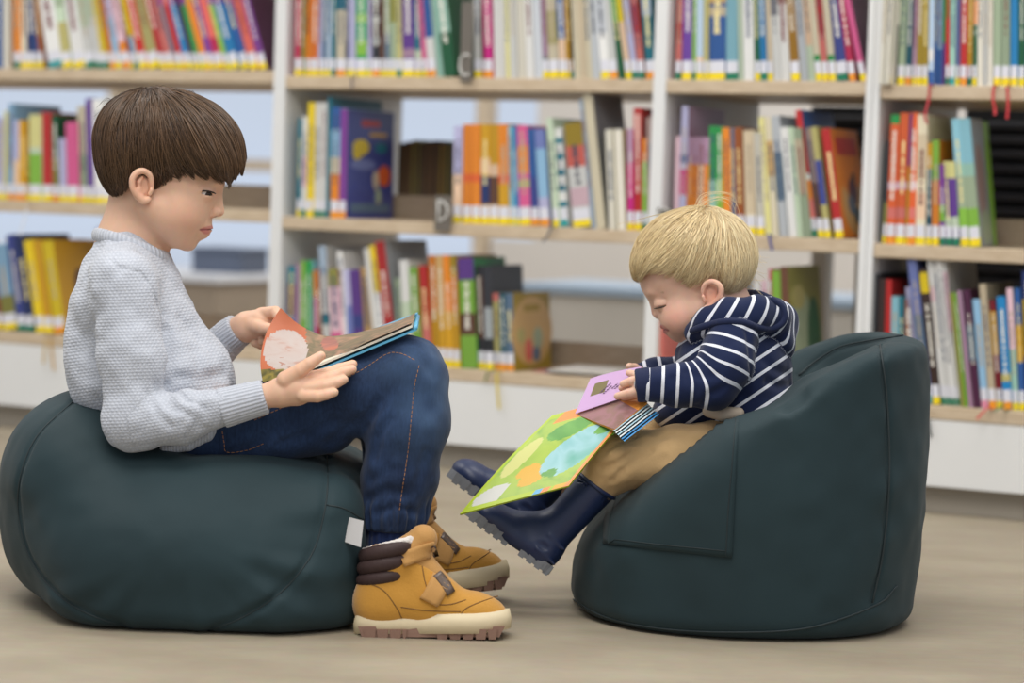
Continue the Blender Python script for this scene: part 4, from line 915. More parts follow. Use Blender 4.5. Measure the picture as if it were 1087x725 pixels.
for k in range(34):
    x0 = rg.uniform(112, 205); y0 = float(np.interp(x0, [100, 120, 160, 200, 240], [150, 108, 93, 99, 122])); dx = rg.uniform(6, 22) * (1 if x0 > 150 else -1)
    c = crom([bo.p(x0, y0 + 5, -.02), bo.p(x0 + dx * .5, y0 - rg.uniform(0, 3.5), -.02 + .01 * rg.normal()), bo.p(x0 + dx, y0 + abs(dx) * .35 - rg.uniform(-1, 2), -.02 + .01 * rg.normal())], 5); mb.tube(c, np.linspace(.0004, .00015, len(c)), 4)
mb.build('hair_wisps', plain('4A3626', .4), hb, True)
def mat_knit(name, hexcol, rib=False):
    mt, nt, b = new_mat(name); c = lin(hexcol)
    a = N(nt, 'ShaderNodeAttribute', attribute_name='knit'); sx = N(nt, 'ShaderNodeSeparateXYZ'); nt.links.new(a.outputs['Vector'], sx.inputs[0])
    def m2(op, x, y=None):
        n = N(nt, 'ShaderNodeMath', operation=op)
        for i, v in enumerate((x, y)):
            if v is None: continue
            if hasattr(v, 'links'): nt.links.new(v, n.inputs[i])
            else: n.inputs[i].default_value = v
        return n.outputs[0]
    if rib: h = m2('MULTIPLY_ADD', m2('SINE', sx.outputs['X']), .5); nt.nodes[-1].inputs[2].default_value = .5
    else:
        s1 = m2('SINE', m2('MULTIPLY', sx.outputs['X'], 2 * math.pi / .0064)); s2 = m2('SINE', m2('MULTIPLY', sx.outputs['Y'], math.pi / .0048)); s3 = m2('COSINE', m2('MULTIPLY', sx.outputs['Y'], 2 * math.pi / .0048))
        h = m2('ADD', m2('MULTIPLY_ADD', m2('MULTIPLY', s1, s2), .30), m2('MULTIPLY', s3, -.22)); [n for n in nt.nodes if n.type == 'MATH' and n.operation == 'MULTIPLY_ADD'][0].inputs[2].default_value = .5
    mx = N(nt, 'ShaderNodeMixRGB'); mx.inputs[1].default_value = tuple(x * .86 for x in c[:3]) + (1,); mx.inputs[2].default_value = tuple(min(1, x * 1.06) for x in c[:3]) + (1,)
    nt.links.new(h, mx.inputs[0])
    tc = N(nt, 'ShaderNodeTexCoord'); no = N(nt, 'ShaderNodeTexNoise', Scale=420.0, Detail=3.0); nt.links.new(tc.outputs['Object'], no.inputs['Vector'])
    m3 = N(nt, 'ShaderNodeMixRGB'); m3.blend_type = 'OVERLAY'; m3.inputs[0].default_value = .25; nt.links.new(mx.outputs[0], m3.inputs[1]); nt.links.new(no.outputs['Fac'], m3.inputs[2])
    nt.links.new(m3.outputs[0], b.inputs['Base Color'])
    bp = N(nt, 'ShaderNodeBump', Strength=.55, Distance=.0016); nt.links.new(h, bp.inputs['Height']); nt.links.new(bp.outputs[0], b.inputs['Normal'])
    b.inputs['Roughness'].default_value = .9; b.inputs['Specular IOR Level'].default_value = .15; b.inputs['Sheen Weight'].default_value = .25
    return mt
M_knit = mat_knit('grey_knit', 'BDC1CA'); M_rib = mat_knit('grey_rib', 'C0C4CD', True)
# trunk and sleeves are two knitted pieces joined at a shoulder seam
ST = Field()
ST.u(bo.ell(138, 330, 0, 63, 66, .125, 12)).u(bo.ell(168, 398, 0, 84, 66, .122, -12), .05).u(bo.cone((132, 290, -.07, 33), (132, 290, .07, 33)), .03)
ST.u(bo.cone((138, 262, 0, 34), (138, 290, 0, 44)), .03).u(bo.ell(205, 445, 0, 48, 34, .118, -15), .03)
ST.u(bo.ell(104, 400, 0, 30, 70, .10, 10), .03)
SA = Field()
armN = [(130, 300, -.108, 37), (140, 380, -.135, 34), (143, 447, -.152, 31), (190, 443, -.156, 27), (236, 433, -.160, 20.5)]
armF = [(138, 300, .105, 36), (198, 405, .135, 28), (243, 358, .107, 19)]
for c in bo.chain(armN): SA.u(c, .018)
for c in bo.chain(armF): SA.u(c, .018)
def creases(P, d):
    x, y = bo.uv(P); nearside = P[:, 1] < bo.Y + .02
    for pts, dep, w in CRE: 
        e = chain_d(P, pts); d = d + dep * np.exp(-(e / w) ** 2)
    return d + .0026 * vnoise(P, 26, 11) + .0016 * vnoise(P, 55, 12)
SW = Field(); SW.u(lambda P: ST(P), 0); SW.u(lambda P: SA(P), .012)
q3 = lambda *pts: hit(SW, np.array(pts, float), 3.2, 4.2)
CRE = []
CRE0 = [(q3((176, 352), (178, 380), (174, 408), (180, 424)), .007, .010), (q3((168, 412), (178, 430), (200, 440)), .006, .007), (q3((178, 408), (196, 424), (214, 432)), .005, .006), (q3((158, 418), (168, 440), (180, 452)), .004, .007),
       (q3((206, 372), (214, 392), (220, 408)), .004, .010), (q3((192, 338), (210, 356), (225, 380)), .003, .010), (q3((104, 330), (96, 352), (100, 380)), .004, .010), (q3((186, 400), (214, 402), (238, 396)), .004, .009), (q3((196, 440), (222, 424), (240, 410)), -.004, .009),
       (q3((118, 276), (126, 284), (150, 290), (166, 318), (172, 345)), .0022, .003), (q3((124, 286), (112, 310), (104, 345)), .003, .008), (q3((200, 450), (206, 438), (205, 426)), -.003, .006), (q3((220, 448), (226, 436), (226, 426)), -.003, .006)]
CRE += CRE0
SW.mod(creases)
SW.sub(bo.cone((146, 205, 0, 29), (140, 268, 0, 33)), .004)         # neck opening
SW.sub(bo.ell(285, 380, .02, 36, 60, .09), .01)
def knit_uv(V):
    x, y = bo.uv(V); ta = SA(V); tt = ST(V); arm = ta < tt
    a, b_, c_ = bo.p(*armN[0][:3]), bo.p(*armN[2][:3]), bo.p(*armN[4][:3])
    u = np.stack([(x - 100) * bo.Y / F, (y - 300) * bo.Y / F], 1)
    seg1 = seg_t(V, a, b_); d1 = np.linalg.norm(V - (a + seg1[:, None] * (b_ - a)), axis=1); seg2 = seg_t(V, b_, c_); d2 = np.linalg.norm(V - (b_ + seg2[:, None] * (c_ - b_)), axis=1)
    th = math.radians(-12); R2 = lambda w, t: np.stack([w[:, 0] * math.cos(t) - w[:, 1] * math.sin(t), w[:, 0] * math.sin(t) + w[:, 1] * math.cos(t)], 1)
    k = R2(u, math.radians(8)); k[arm] = R2(u, math.radians(2))[arm]
    fo = arm & (d2 < d1); k[fo] = R2(u, math.radians(10))[fo]
    return {'knit': ('FLOAT_VECTOR', np.concatenate([k, np.zeros((len(k), 1))], 1))}
lo, hi = bounds([bo.p(60, 235, 0), bo.p(300, 495, 0)], .01); lo[1], hi[1] = 3.42, 3.90
sweater = solid('sweater', SW, lo, hi, .0026, M_knit, boy, knit_uv)
def rib_band(name, a, b_, ra, rb, n_ribs, parent, mat, flare=.0, hole=None, axis_pts=None):
    f = Field(); A, B_ = bo.p(*a), bo.p(*b_); ax = (B_ - A) / np.linalg.norm(B_ - A)
    f.u(Cone(A - ax * .03, B_ + ax * .03, ra, rb)).cut(Half(A, -ax), .002).cut(Half(B_, ax), .004)
    if hole: f.sub(Cone(B_ - ax * .012, B_ + ax * .05, hole, hole), .002)
    lo, hi = bounds([A, B_], max(ra, rb) * 1.4)
    def uv(V):
        an, t = ribs_uv(V, A, B_, 1); return {'knit': ('FLOAT_VECTOR', np.stack([an * n_ribs, t, t * 0], 1))}
    return solid(name, f, lo, hi, .002, mat, parent, uv)
rib_band('cuff', (235, 433.5, -.160), (282, 421, -.157), bo.r(22), bo.r(16.5), 30, sweater, M_rib, hole=bo.r(13))
rib_band('cuff', (240, 360, .107), (254, 349.5, .098), bo.r(20), bo.r(18.5), 30, sweater, M_rib, hole=bo.r(13))
# ribbed collar: a ring round the neck
cr_ = []
for i in range(41):
    t = 2 * math.pi * i / 40; cx_, cy_ = 139 + 36.5 * math.cos(t), 259.5 + 9.5 * math.cos(t)
    cr_.append(bo.p(cx_, cy_ - 2.0 * math.sin(t) ** 2 + 3, -.062 * math.sin(t)))
CR = Field()
for a, b_ in zip(cr_[:-1], cr_[1:]): CR.u(Cone(a, b_, .0072, .0072), .002)
up = bo.p(139, 240, 0) - bo.p(139, 262, 0); up /= np.linalg.norm(up)
CR2 = lambda P: CR(P - np.outer((P - bo.p(139, 262, 0)) @ up, up) * .30)
cc = bo.p(139, 262, 0)
solid('collar', CR2, *bounds(cr_, .022), .0019, M_rib, sweater, lambda V: {'knit': ('FLOAT_VECTOR', np.stack([np.arctan2(V[:, 1] - cc[1], V[:, 0] - cc[0]) * 55, V[:, 2], V[:, 2] * 0], 1))})
# hem
HM = Field(); hemN = [bo.p(*q) for q in ((176, 476, -.118), (200, 472, -.124), (220, 462, -.120), (240, 440, -.105), (256, 420, -.07), (262, 412, 0.0))]
for a, b_ in zip(hemN[:-1], hemN[1:]): HM.u(Cone(a, b_, .009, .009), .003)
solid('hem', HM, *bounds(hemN, .014), .002, M_rib, sweater, lambda V: {'knit': ('FLOAT_VECTOR', np.stack([(V[:, 0] * 2 * math.pi / .0045), V[:, 2], V[:, 2] * 0], 1))})

# ---- jeans
def mat_denim():
    mt, nt, b = new_mat('denim'); tc = N(nt, 'ShaderNodeTexCoord')
    n1 = N(nt, 'ShaderNodeTexNoise', Scale=9.0, Detail=6.0, Roughness=.7); n2 = N(nt, 'ShaderNodeTexNoise', Scale=300.0, Detail=2.0)
    mp = N(nt, 'ShaderNodeMapping'); mp.inputs['Scale'].default_value = (1, 1, .25); mp.inputs['Rotation'].default_value = (0, .5, 0)
    nt.links.new(tc.outputs['Object'], n1.inputs['Vector']); nt.links.new(tc.outputs['Object'], mp.inputs[0]); nt.links.new(mp.outputs[0], n2.inputs['Vector'])
    r = N(nt, 'ShaderNodeValToRGB'); e = r.color_ramp.elements; e[0].position = .25; e[0].color = lin('1A2439'); e[1].position = .8; e[1].color = lin('2F4468')
    nt.links.new(n1.outputs['Fac'], r.inputs[0])
    mx = N(nt, 'ShaderNodeMixRGB'); mx.blend_type = 'OVERLAY'; mx.inputs[0].default_value = .45; nt.links.new(r.outputs[0], mx.inputs[1]); nt.links.new(n2.outputs['Fac'], mx.inputs[2])
    a = N(nt, 'ShaderNodeAttribute', attribute_name='worn'); m4 = N(nt, 'ShaderNodeMixRGB'); m4.inputs[2].default_value = lin('5A7698'); nt.links.new(mx.outputs[0], m4.inputs[1]); nt.links.new(a.outputs['Fac'], m4.inputs[0])
    nt.links.new(m4.outputs[0], b.inputs['Base Color']); b.inputs['Roughness'].default_value = .85; b.inputs['Specular IOR Level'].default_value = .15; b.inputs['Sheen Weight'].default_value = .12
    bp = N(nt, 'ShaderNodeBump', Strength=.25, Distance=.001); nt.links.new(n2.outputs['Fac'], bp.inputs['Height']); nt.links.new(bp.outputs[0], b.inputs['Normal'])
    return mt
JE = Field()
JE.u(bo.ell(205, 455, 0, 58, 37, .115, -8))
legN = [(215, 458, -.072, 37), (300, 440, -.072, 37), (385, 413, -.074, 44), (428, 403, -.080, 46)]
shinN = [(430, 405, -.080, 46), (432, 450, -.088, 43), (425, 505, -.094, 37), (417, 545, -.098, 32), (415, 556, -.099, 29)]
for c in bo.chain(legN) + bo.chain(shinN): JE.u(c, .02)
for c in bo.chain([(215, 460, .075, 35), (300, 444, .065, 34), (390, 418, .055, 40), (416, 412, .055, 41)]) + bo.chain([(416, 414, .055, 41), (420, 500, .11, 32), (424, 552, .15, 27)]): JE.u(c, .02)
JE.u(bo.cone((250, 462, -.07, 26), (350, 458, -.07, 24)), .03)
jq = lambda *pts: hit(JE0, np.array(pts, float), 3.2, 4.2)
JE0 = Field(); JE0.ops = list(JE.ops)
JC = [(jq((386, 480), (392, 450), (402, 428)), .006, .010), (jq((398, 486), (404, 462), (414, 446)), .004, .008), (jq((350, 470), (372, 452), (392, 440)), .005, .009), (jq((300, 470), (330, 460), (352, 448)), .004, .009), (jq((230, 470), (250, 452), (262, 436)), .005, .009), (jq((260, 478), (285, 462), (300, 450)), .004, .008),
      (jq((392, 530), (410, 520), (430, 524)), .005, .008), (jq((400, 545), (420, 538), (440, 544)), .005, .007), (jq((440, 520), (448, 500), (452, 480)), .004, .008), (jq((396, 510), (412, 500), (430, 498)), .003, .008), (jq((420, 372), (440, 380), (460, 400)), .002, .008)]
gath = bo.p(415, 550, -.099)
def jfold(P, d):
    for pts, dep, w in JC: d = d + dep * np.exp(-(chain_d(P, pts) / w) ** 2)
    an = np.arctan2(P[:, 1] - gath[1], P[:, 0] - gath[0]); k = np.exp(-((P[:, 2] - gath[2]) / .022) ** 2) * (np.abs(P[:, 1] - gath[1]) < .08)
    return d + .0034 * np.sin(an * 19 + 1.2 * np.sin(an * 5)) * k + .0035 * vnoise(P, 22, 21) + .0018 * vnoise(P, 48, 22)
JE.mod(jfold).cut(Half(bo.p(415, 562, -.099), (0, 0, -1)), .006)
JE.sub(bo.ell(225, 395, 0, 42, 34, .14), .01)
def worn(V):
    w = .75 * spot(V, bo.p(462, 400, -.12), .085, 1.) + .45 * spot(V, bo.p(450, 455, -.15), .07, 1.) + .3 * spot(V, bo.p(405, 385, -.16), .06, 1.)
    return {'worn': ('FLOAT', np.clip(w * (.6 + .4 * vnoise(V, 40, 3)), 0, .8))}
lo, hi = bounds([bo.p(150, 350, 0), bo.p(485, 570, 0)], .01); lo[1], hi[1] = 3.44, 3.90
jeans = solid('jeans', JE, lo, hi, .0029, mat_denim(), boy, worn)
M_thread = plain('B07A48', .7)
def stitch(name, f, pts, parent, mat, dash=.0045, gap=.0022, r=.0005, y0=3.2, y1=4.2, lift=.0004):
    C = hit(f, crom(pts, 40), y0, y1); L = np.concatenate([[0], np.cumsum(np.linalg.norm(np.diff(C, axis=0), axis=1))]); mb = MB(); t = 0
    while t + dash < L[-1]:
        q = np.stack([np.interp([t, t + dash / 2, t + dash], L, C[:, i]) for i in range(3)], 1) - FWD * lift; mb.tube(q, r, 5); t += dash + gap
    return mb.build(name, mat, parent, False)
stitch('stitching', JE, [(445, 388), (440, 410), (437, 440), (433, 480), (427, 520), (424, 542)], jeans, M_thread)
stitch('stitching', JE, [(440, 382), (425, 375), (410, 376), (385, 392), (350, 410), (310, 428), (270, 446)], jeans, M_thread)
stitch('stitching', JE, [(236, 458), (238, 470), (241, 480), (262, 478), (282, 470)], jeans, M_thread)
# ---- sock
M_sockrib = mat_knit('navy_rib', '2A3A66', True)
rib_band('sock', (415, 548, -.098), (413, 590, -.098), bo.r(27), bo.r(26), 26, boy, M_sockrib)
rib_band('sock', (424, 545, .15), (430, 585, .15), bo.r(22), bo.r(21), 26, boy, M_sockrib)

# ---- boots
M_nub = fn_mat('tan_nubuck', 'C08A34', .75, 260, .25, .16, .3, nscale=14); M_nub2 = fn_mat('tan_nubuck_dark', 'B98A4E', .7, 260, .2, .1, .2)
M_mid = plain('D8C7A4', .6, var=.06); M_lug = plain('8E6E5E', .7); M_col = fn_mat('brown_padding', '3E2E2C', .6, 200, .15, .1); M_fleece = fn_mat('fleece', 'D9D2CC', .95, 400, .5, .05)
M_buckle = plain('5A4A40', .35, spec=.6); M_dstitch = plain('7A5524', .7)
def boot(parent, T, name='boot'):
    """T maps boot pixel positions (as the near boot is seen) and depth to the place"""
    rs = T.rs
    def C(a, b_): return Cone(T(*a[:3]), T(*b_[:3]), a[3] * rs, b_[3] * rs)
    def E(x, y, d, rx, ry, rd, ang=0.):
        a = math.radians(ang); o = T(x, y, d); X = T(x + 1, y, d) - o; X /= np.linalg.norm(X); Z = T(x, y - 1, d) - o; Z /= np.linalg.norm(Z); Y = np.cross(Z, X)
        return Ell(o, (rx * rs, rd, ry * rs), np.stack([math.cos(a) * X + math.sin(a) * Z, Y, -math.sin(a) * X + math.cos(a) * Z]))
    zfl = T(450, 679, 0); n = T(450, 678, 0) - zfl; n /= np.linalg.norm(n)
    up = Field()
    up.u(E(408, 640, 0, 32, 32, .034)).u(C((412, 600, 0, 27), (408, 640, 0, 29)), .02).u(C((425, 640, 0, 26), (500, 652, 0, 20)), .02).u(E(502, 650, 0, 37, 22, .038, -8), .015).u(E(455, 640, 0, 38, 32, .038, -32), .02).u(C((428, 592, 0, 22), (462, 632, 0, 20)), .02)
    up.cut(Half(T(450, 660, 0), -n), .006).cut(Half(T(415, 584, 0), T(415, 583, 0) - T(408, 600, 0) + (T(416, 583, 0) - T(415, 583, 0)) * -.5), .004)
    pre_ = Field(); pre_.ops = list(up.ops)
    b = solid(name, up, *bounds([T(x, y, d) for x in (368, 548) for y in (560, 682) for d in (-.055, .055)], .005), .0022, M_nub, parent)
    # midsole: a band all round, outsole blocks below
    oc = []
    for i in range(60):
        t = 2 * math.pi * i / 60; x = 459 + 84 * math.copysign(abs(math.cos(t)) ** .72, math.cos(t)); w = .0445 - .007 * math.exp(-((x - 440) / 24) ** 2); oc.append((x, -w * math.copysign(abs(math.sin(t)) ** .6, math.sin(t))))
    def band(y0, y1, ins0, ins1, mat, nm, rise=0):
        vs = []; m_ = len(oc)
        for (yy, ins) in ((y0, ins0), ((y0 + y1) / 2, min(ins0, ins1) - .0012), (y1, ins1)):
            for (x, d) in oc:
                k_ = 1 - ins / .045; lift = rise * max(0, (x - 500) / 45) ** 2
                vs.append(T(459 + (x - 459) * (1 - ins / .12), yy - lift, d * k_))
        fs = [(r_ * m_ + i, r_ * m_ + (i + 1) % m_, (r_ + 1) * m_ + (i + 1) % m_, (r_ + 1) * m_ + i) for r_ in (0, 1) for i in range(m_)] + [tuple(range(m_))[::-1], tuple(range(2 * m_, 3 * m_))]
        return link(nm, vs, fs, mat, b, True)
    ms = band(652, 673, .003, .001, M_mid, 'midsole', 7)
    mb = MB()
    for grp in ((386, 432), (463, 528)):
        k = grp[0]
        while k < grp[1]:
            x1 = min(k + 13, grp[1]); d = .0405
            q = [T(k, 668, -d), T(x1, 668, -d), T(x1 - 1.5, 679, -d + .001), T(k + 1.5, 679, -d + .001), T(k, 668, d), T(x1, 668, d), T(x1 - 1.5, 679, d - .001), T(k + 1.5, 679, d - .001)]
            mb.add(q, [(3, 2, 1, 0), (4, 5, 6, 7), (0, 1, 5, 4), (1, 2, 6, 5), (2, 3, 7, 6), (3, 0, 4, 7)]); k = x1 + .6
    q = [T(380, 665, -.038), T(536, 665, -.036), T(530, 676.5, -.036), T(384, 676.5, -.038)]; q += [p_ + (T(459, 665, .036) - T(459, 665, -.036)) for p_ in q]
    mb.add(q, [(3, 2, 1, 0), (4, 5, 6, 7), (0, 1, 5, 4), (1, 2, 6, 5), (2, 3, 7, 6), (3, 0, 4, 7)])
    mb.build('outsole', M_lug, b)
    # padded collar, three rolls
    for i, (ya, yb_, r_) in enumerate(((591, 578, 8.2), (604, 592, 8.4), (617, 607, 7.6))):
        f = Field(); pr = None
        ring = []
        for t in np.linspace(math.radians(-112), math.radians(150), 26):
            rx, rd = 22.5, .0315; xx = 411 - i * 1.5 - rx * math.cos(t) * 1.0; yy = ya + (yb_ - ya) * (xx - 383) / 56
            ring.append(T(xx, yy, rd * math.sin(-t) * (1 if True else 0)))
        for a_, b2 in zip(ring[:-1], ring[1:]): f.u(Cone(a_, b2, r_ * rs, r_ * rs), .001)
        solid('padded_collar', f, *bounds(ring, r_ * rs * 1.3), .0024, M_col, b)
    f = Field(); ring = [T(413 + 26 * math.cos(t), 579 - 7 * math.cos(t), .029 * math.sin(t)) for t in np.linspace(0, 2 * math.pi, 25)]
    for a_, b2 in zip(ring[:-1], ring[1:]): f.u(Cone(a_, b2, 4.2 * rs, 4.2 * rs), .002)
    f.mod(lambda P, d: d + .0016 * vnoise(P, 260, 2)); solid('fleece_lining', f, *bounds(ring, .012), .0022, M_fleece, b)
    # tongue and straps laid over the instep
    f = Field(); f.u(C((434, 588, 0, 18), (449, 572, 0, 15.5))).u(C((434, 588, 0, 18), (466, 625, 0, 17)), .01); solid('tongue', f, *bounds([T(430, 590, 0), T(470, 622, 0), T(450, 565, 0)], .04), .0025, M_nub2, b)
    up2 = Field(); up2.ops = list(pre_.ops); up2.u(f, .004)
    def strap(px, w, nm, dz):
        # px: path along the strap on the near side, wraps over to the far side
        o = T(450, 620, -.3); away = T(450, 620, .3) - o; away /= np.linalg.norm(away)
        def pr(x, y):
            p_ = T(x, y, -.12).copy(); t = 0
            for _ in range(60): t += float(np.clip(up2(np.array([p_ + away * t]))[0] * .7, -.01, .02))
            return p_ + away * min(t, .14)
        cols = []
        for (x, y, nx, ny) in px:
            cols.append([pr(x + nx * w * u, y + ny * w * u) for u in (-1, -.5, 0, .5, 1)])
        cols = np.array(cols); m_, k_ = cols.shape[:2]
        o_ = (cols - away * .0042).reshape(-1, 3); i_ = (cols + away * .004).reshape(-1, 3); K = m_ * k_
        fs = [(i * k_ + j, i * k_ + j + 1, (i + 1) * k_ + j + 1, (i + 1) * k_ + j) for i in range(m_ - 1) for j in range(k_ - 1)]
        rim = list(range(k_)) + [i * k_ + k_ - 1 for i in range(1, m_)] + [(m_ - 1) * k_ + j for j in range(k_ - 2, -1, -1)] + [i * k_ for i in range(m_ - 2, 0, -1)]
        fs += [(rim[i], K + rim[i], K + rim[(i + 1) % len(rim)], rim[(i + 1) % len(rim)]) for i in range(len(rim))]
        return link(nm, np.vstack([o_, i_]), fs, M_nub2 if 'flap' not in nm else M_buckle, b, True)
    cv = lambda p0, p1, k=9, bow=0: [(p0[0] + (p1[0] - p0[0]) * t, p0[1] + (p1[1] - p0[1]) * t - bow * 4 * t * (1 - t)) + tuple(np.array([-(p1[1] - p0[1]), (p1[0] - p0[0])]) / math.hypot(p1[0] - p0[0], p1[1] - p0[1])) for t in np.linspace(0, 1, k)]
    s1 = strap(cv((426, 594), (464, 581), 9, 1), 8.2, 'strap', 0); strap(cv((460, 579), (464, 590), 4), 3.0, 'strap_flap', 0)
    s2 = strap(cv((455, 640), (470, 612), 9, -2), 11, 'strap', 0); strap(cv((464, 608), (480, 630), 7, 2), 5.2, 'strap_flap', 0)
    away = T(450, 620, .3) - T(450, 620, -.3); away /= np.linalg.norm(away)
    def seam(pts, nm='stitching'):
        C_ = []
        for x, y in crom(pts, 6):
            p_ = T(x, y, -.12); t = 0
            for _ in range(60): t += float(np.clip(pre_(np.array([p_ + away * t]))[0] * .7, -.01, .02))
            C_.append(p_ + away * min(t, .14))
        m2 = MB(); m2.tube(np.array(C_) - away * .0002, .0008, 5); m2.build(nm, M_dstitch, b, True)
    seam([(385, 618), (405, 626), (420, 645), (426, 657)]); seam([(425, 645), (455, 649), (490, 650)]); seam([(487, 660), (494, 648), (510, 640), (532, 633)]); seam([(448, 600), (452, 620), (460, 640), (478, 642), (496, 637)])
    return b
YB = float(on_z(450, 679, 0)[1]) + .043
class Tnear:
    rs = YB / F
    def __call__(s, x, y, d): return at(x, y, YB + d)
tn = Tnear()
boot(boy, tn)
class Tfar:
    """the other boot: further away, heel down and toe turned outwards"""
    rs = YB / F
    def __init__(s, ref, dst, yaw, pitch):
        s.o = at(*ref, YB); s.d = dst; c, n = math.cos(yaw), math.sin(yaw); a, b_ = math.cos(pitch), math.sin(pitch)
        s.M = np.array([[c, -n, 0], [n, c, 0], [0, 0, 1]]) @ np.array([[a, 0, -b_], [0, 1, 0], [b_, 0, a]])
    def __call__(s, x, y, d): return s.M @ (at(x, y, YB + d) - s.o) + s.d
hz = on_z(405, 641, 0.0)
boot(boy, Tfar((392, 679), hz, .30, .07))
# ------------------------------------------------------------------ the boy's open book
def mat_page(name, cols, scale=14., rough=.5):
    """a printed picture of soft colour patches"""
    mt, nt, b = new_mat(name); tc = N(nt, 'ShaderNodeTexCoord'); no = N(nt, 'ShaderNodeTexNoise', Scale=scale, Detail=2.5, Distortion=.8)
    nt.links.new(tc.outputs['Object'], no.inputs['Vector']); r = N(nt, 'ShaderNodeValToRGB'); k = len(cols)
    for i, c in enumerate(cols):
        e = r.color_ramp.elements[i] if i < 2 else r.color_ramp.elements.new(.5)
        e.position = .32 + .36 * i / (k - 1); e.color = lin(c)
    nt.links.new(no.outputs['Fac'], r.inputs[0]); nt.links.new(r.outputs[0], b.inputs['Base Color']); b.inputs['Roughness'].default_value = rough
    return mt
bk = thing('open_book', 'open picture book with light blue covers on the older boy\'s knee', 'book', bo.p(400, 360, 0), 'books being read')
M_cov = plain('5AA6C8', .35); M_paper = plain('E6DDC8', .7)
def quadslab(name, a, b_, c, d, th, mat, parent):
    a, b_, c, d = map(np.asarray, (a, b_, c, d)); n = np.cross(b_ - a, d - a); n /= np.linalg.norm(n)
    if n[2] < 0: n = -n
    m_ = MB(); m_.sheet([a, b_], [d, c], th, n); return m_.build(name, mat, parent)
NR, FR_ = -.128, .085
quadslab('cover', bo.p(441.5, 349, NR), bo.p(322, 399, NR), bo.p(322, 384, FR_), bo.p(442, 338, FR_), -.0028, M_cov, bk)
quadslab('cover', bo.p(443.5, 334.8, .078), bo.p(398, 352.2, .078), bo.p(398, 350.0, .092), bo.p(444, 333, .092), .0024, M_cov, bk)
mb = MB(); mb.tube([bo.p(441, 348.5, NR), bo.p(443.5, 336, FR_)], .0035, 8); mb.build('spine', M_cov, bk, True)
quadslab('page_block', bo.p(438, 347.5, NR + .004), bo.p(328, 393.5, NR + .004), bo.p(328, 380, FR_ - .004), bo.p(440, 336.5, FR_ - .004), .0034, M_paper, bk)
A = crom([bo.p(*q) for q in ((438, 342.5, -.123), (415, 352.5, -.127), (390, 363, -.126), (362, 377, -.123), (330, 393, -.116), (304, 399, -.112), (279, 405.5, -.100))], 12)
Bq = crom([bo.p(*q) for q in ((441, 332, .08), (424, 340, .078), (395, 349, .074), (368, 355, .070), (343, 356, .066), (317, 344, .058), (298, 327, .045))], 12)
k_ = 44; vs = []; n_ = len(A)
for i in range(n_):
    for j in range(k_):
        t = j / (k_ - 1); p_ = A[i] * (1 - t) + Bq[i] * t; s_ = i / (n_ - 1)
        p_ = p_ - RIGHT * (.014 * 4 * t * (1 - t) * s_ ** 3) ; vs.append(p_)
vs = np.array(vs); fs = [(i * k_ + j, (i + 1) * k_ + j, (i + 1) * k_ + j + 1, i * k_ + j + 1) for i in range(n_ - 1) for j in range(k_ - 1)]
mats = [mat_page('page_brown', ['4E4636', '8A7256', '6E6448', '3F4652', 'B0856A'], 22), mat_page('page_orange', ['B0562E', 'BC6A44', 'AE5832'], 10), mat_page('page_white', ['B08878', 'B8A69E', 'A87C6C', 'BAAEA8'], 34), mat_page('page_olive', ['5E5A26', '8E7E34', '4E4A20'], 30), mat_page('page_coral', ['C07050', 'A86A5A', '8A5A50'], 20)]
mi = []
for i in range(n_ - 1):
    for j in range(k_ - 1):
        x, y = bo.uv((vs[i * k_ + j] + vs[(i + 1) * k_ + j + 1])[None] / 2); x, y = x[0], y[0]
        e = ((x - 303) / 24) ** 2 + ((y - 372) / 22) ** 2
        mi.append(3 if y > 392 and x < 315 and e > .8 else 2 if e < 1 else 1 if x < 325 else 4 if (x - 350) ** 2 / 80 + (y - 365) ** 2 / 60 < 1 else 0)
pg = link('page', np.vstack([vs, vs + FWD * .0006 - UP * .0004]), fs + [tuple(n_ * k_ + q for q in f[::-1]) for f in fs], mats, bk, True, mi + [0] * len(fs))
pg['label'] = 'orange and white picture page lifted by the fingers'
# ------------------------------------------------------------------ the toddler
td = Fig(3.75)
tod = thing('person', 'blond toddler in navy striped hoodie and navy rubber boots leafing through a picture book', 'person', td.p(770, 470, 0), 'children reading')
HT = Field()
HT.u(td.ell(737, 272, 0, 58, 47, .073, 8)).u(td.ell(706, 296, 0, 27, 28, .055), .018).u(td.ell(727, 320, 0, 33, 34, .055), .018)
for s_ in (-1, 1):
    HT.u(td.ell(722, 337, .029 * s_, 21, 21, .032, -20), .014)
    HT.u(td.cone((750, 328, .044 * s_, 12), (728, 352, .018 * s_, 11)), .018)
HT.u(td.ell(720.5, 353, 0, 9.5, 9.5, .019, -30), .012).u(td.ell(715, 344, 0, 10.5, 11.5, .021, -10), .010)
HT.u(td.cone((695.5, 317, 0, 5.0), (697, 331.5, 0, 5.4)), .007)
for s_ in (-1, 1): HT.u(td.ell(698.5, 334.5, .0075 * s_, 4.6, 3.6, .005), .004).u(td.ell(693, 310, .022 * s_, 7, 5, .016), .010)
HT.sub(td.ell(697.5, 338.5, -.0055, 2.4, .9, .003, -15), .002)
HT.u(td.ell(702.5, 322.5, -.0325, 8.6, 8.2, .0130), .004)
HT.sub(td.cone((694, 327.5, -.040, .9), (707, 324.5, -.0455, .8)), .0015)
HT.sub(td.cone((696, 318, -.040, .7), (706, 317.2, -.046, .6)), .002)
HT.u(td.ell(706, 345.8, 0, 5.6, 3.7, .0125, 15), .003).u(td.ell(709.5, 352, 0, 5.4, 3.5, .012, -5), .003)
mouthT = PxSeg(td, [(697, 348.8), (703, 349.2), (709.5, 350.6)], .3)
HT.sub(mouthT, .0015)
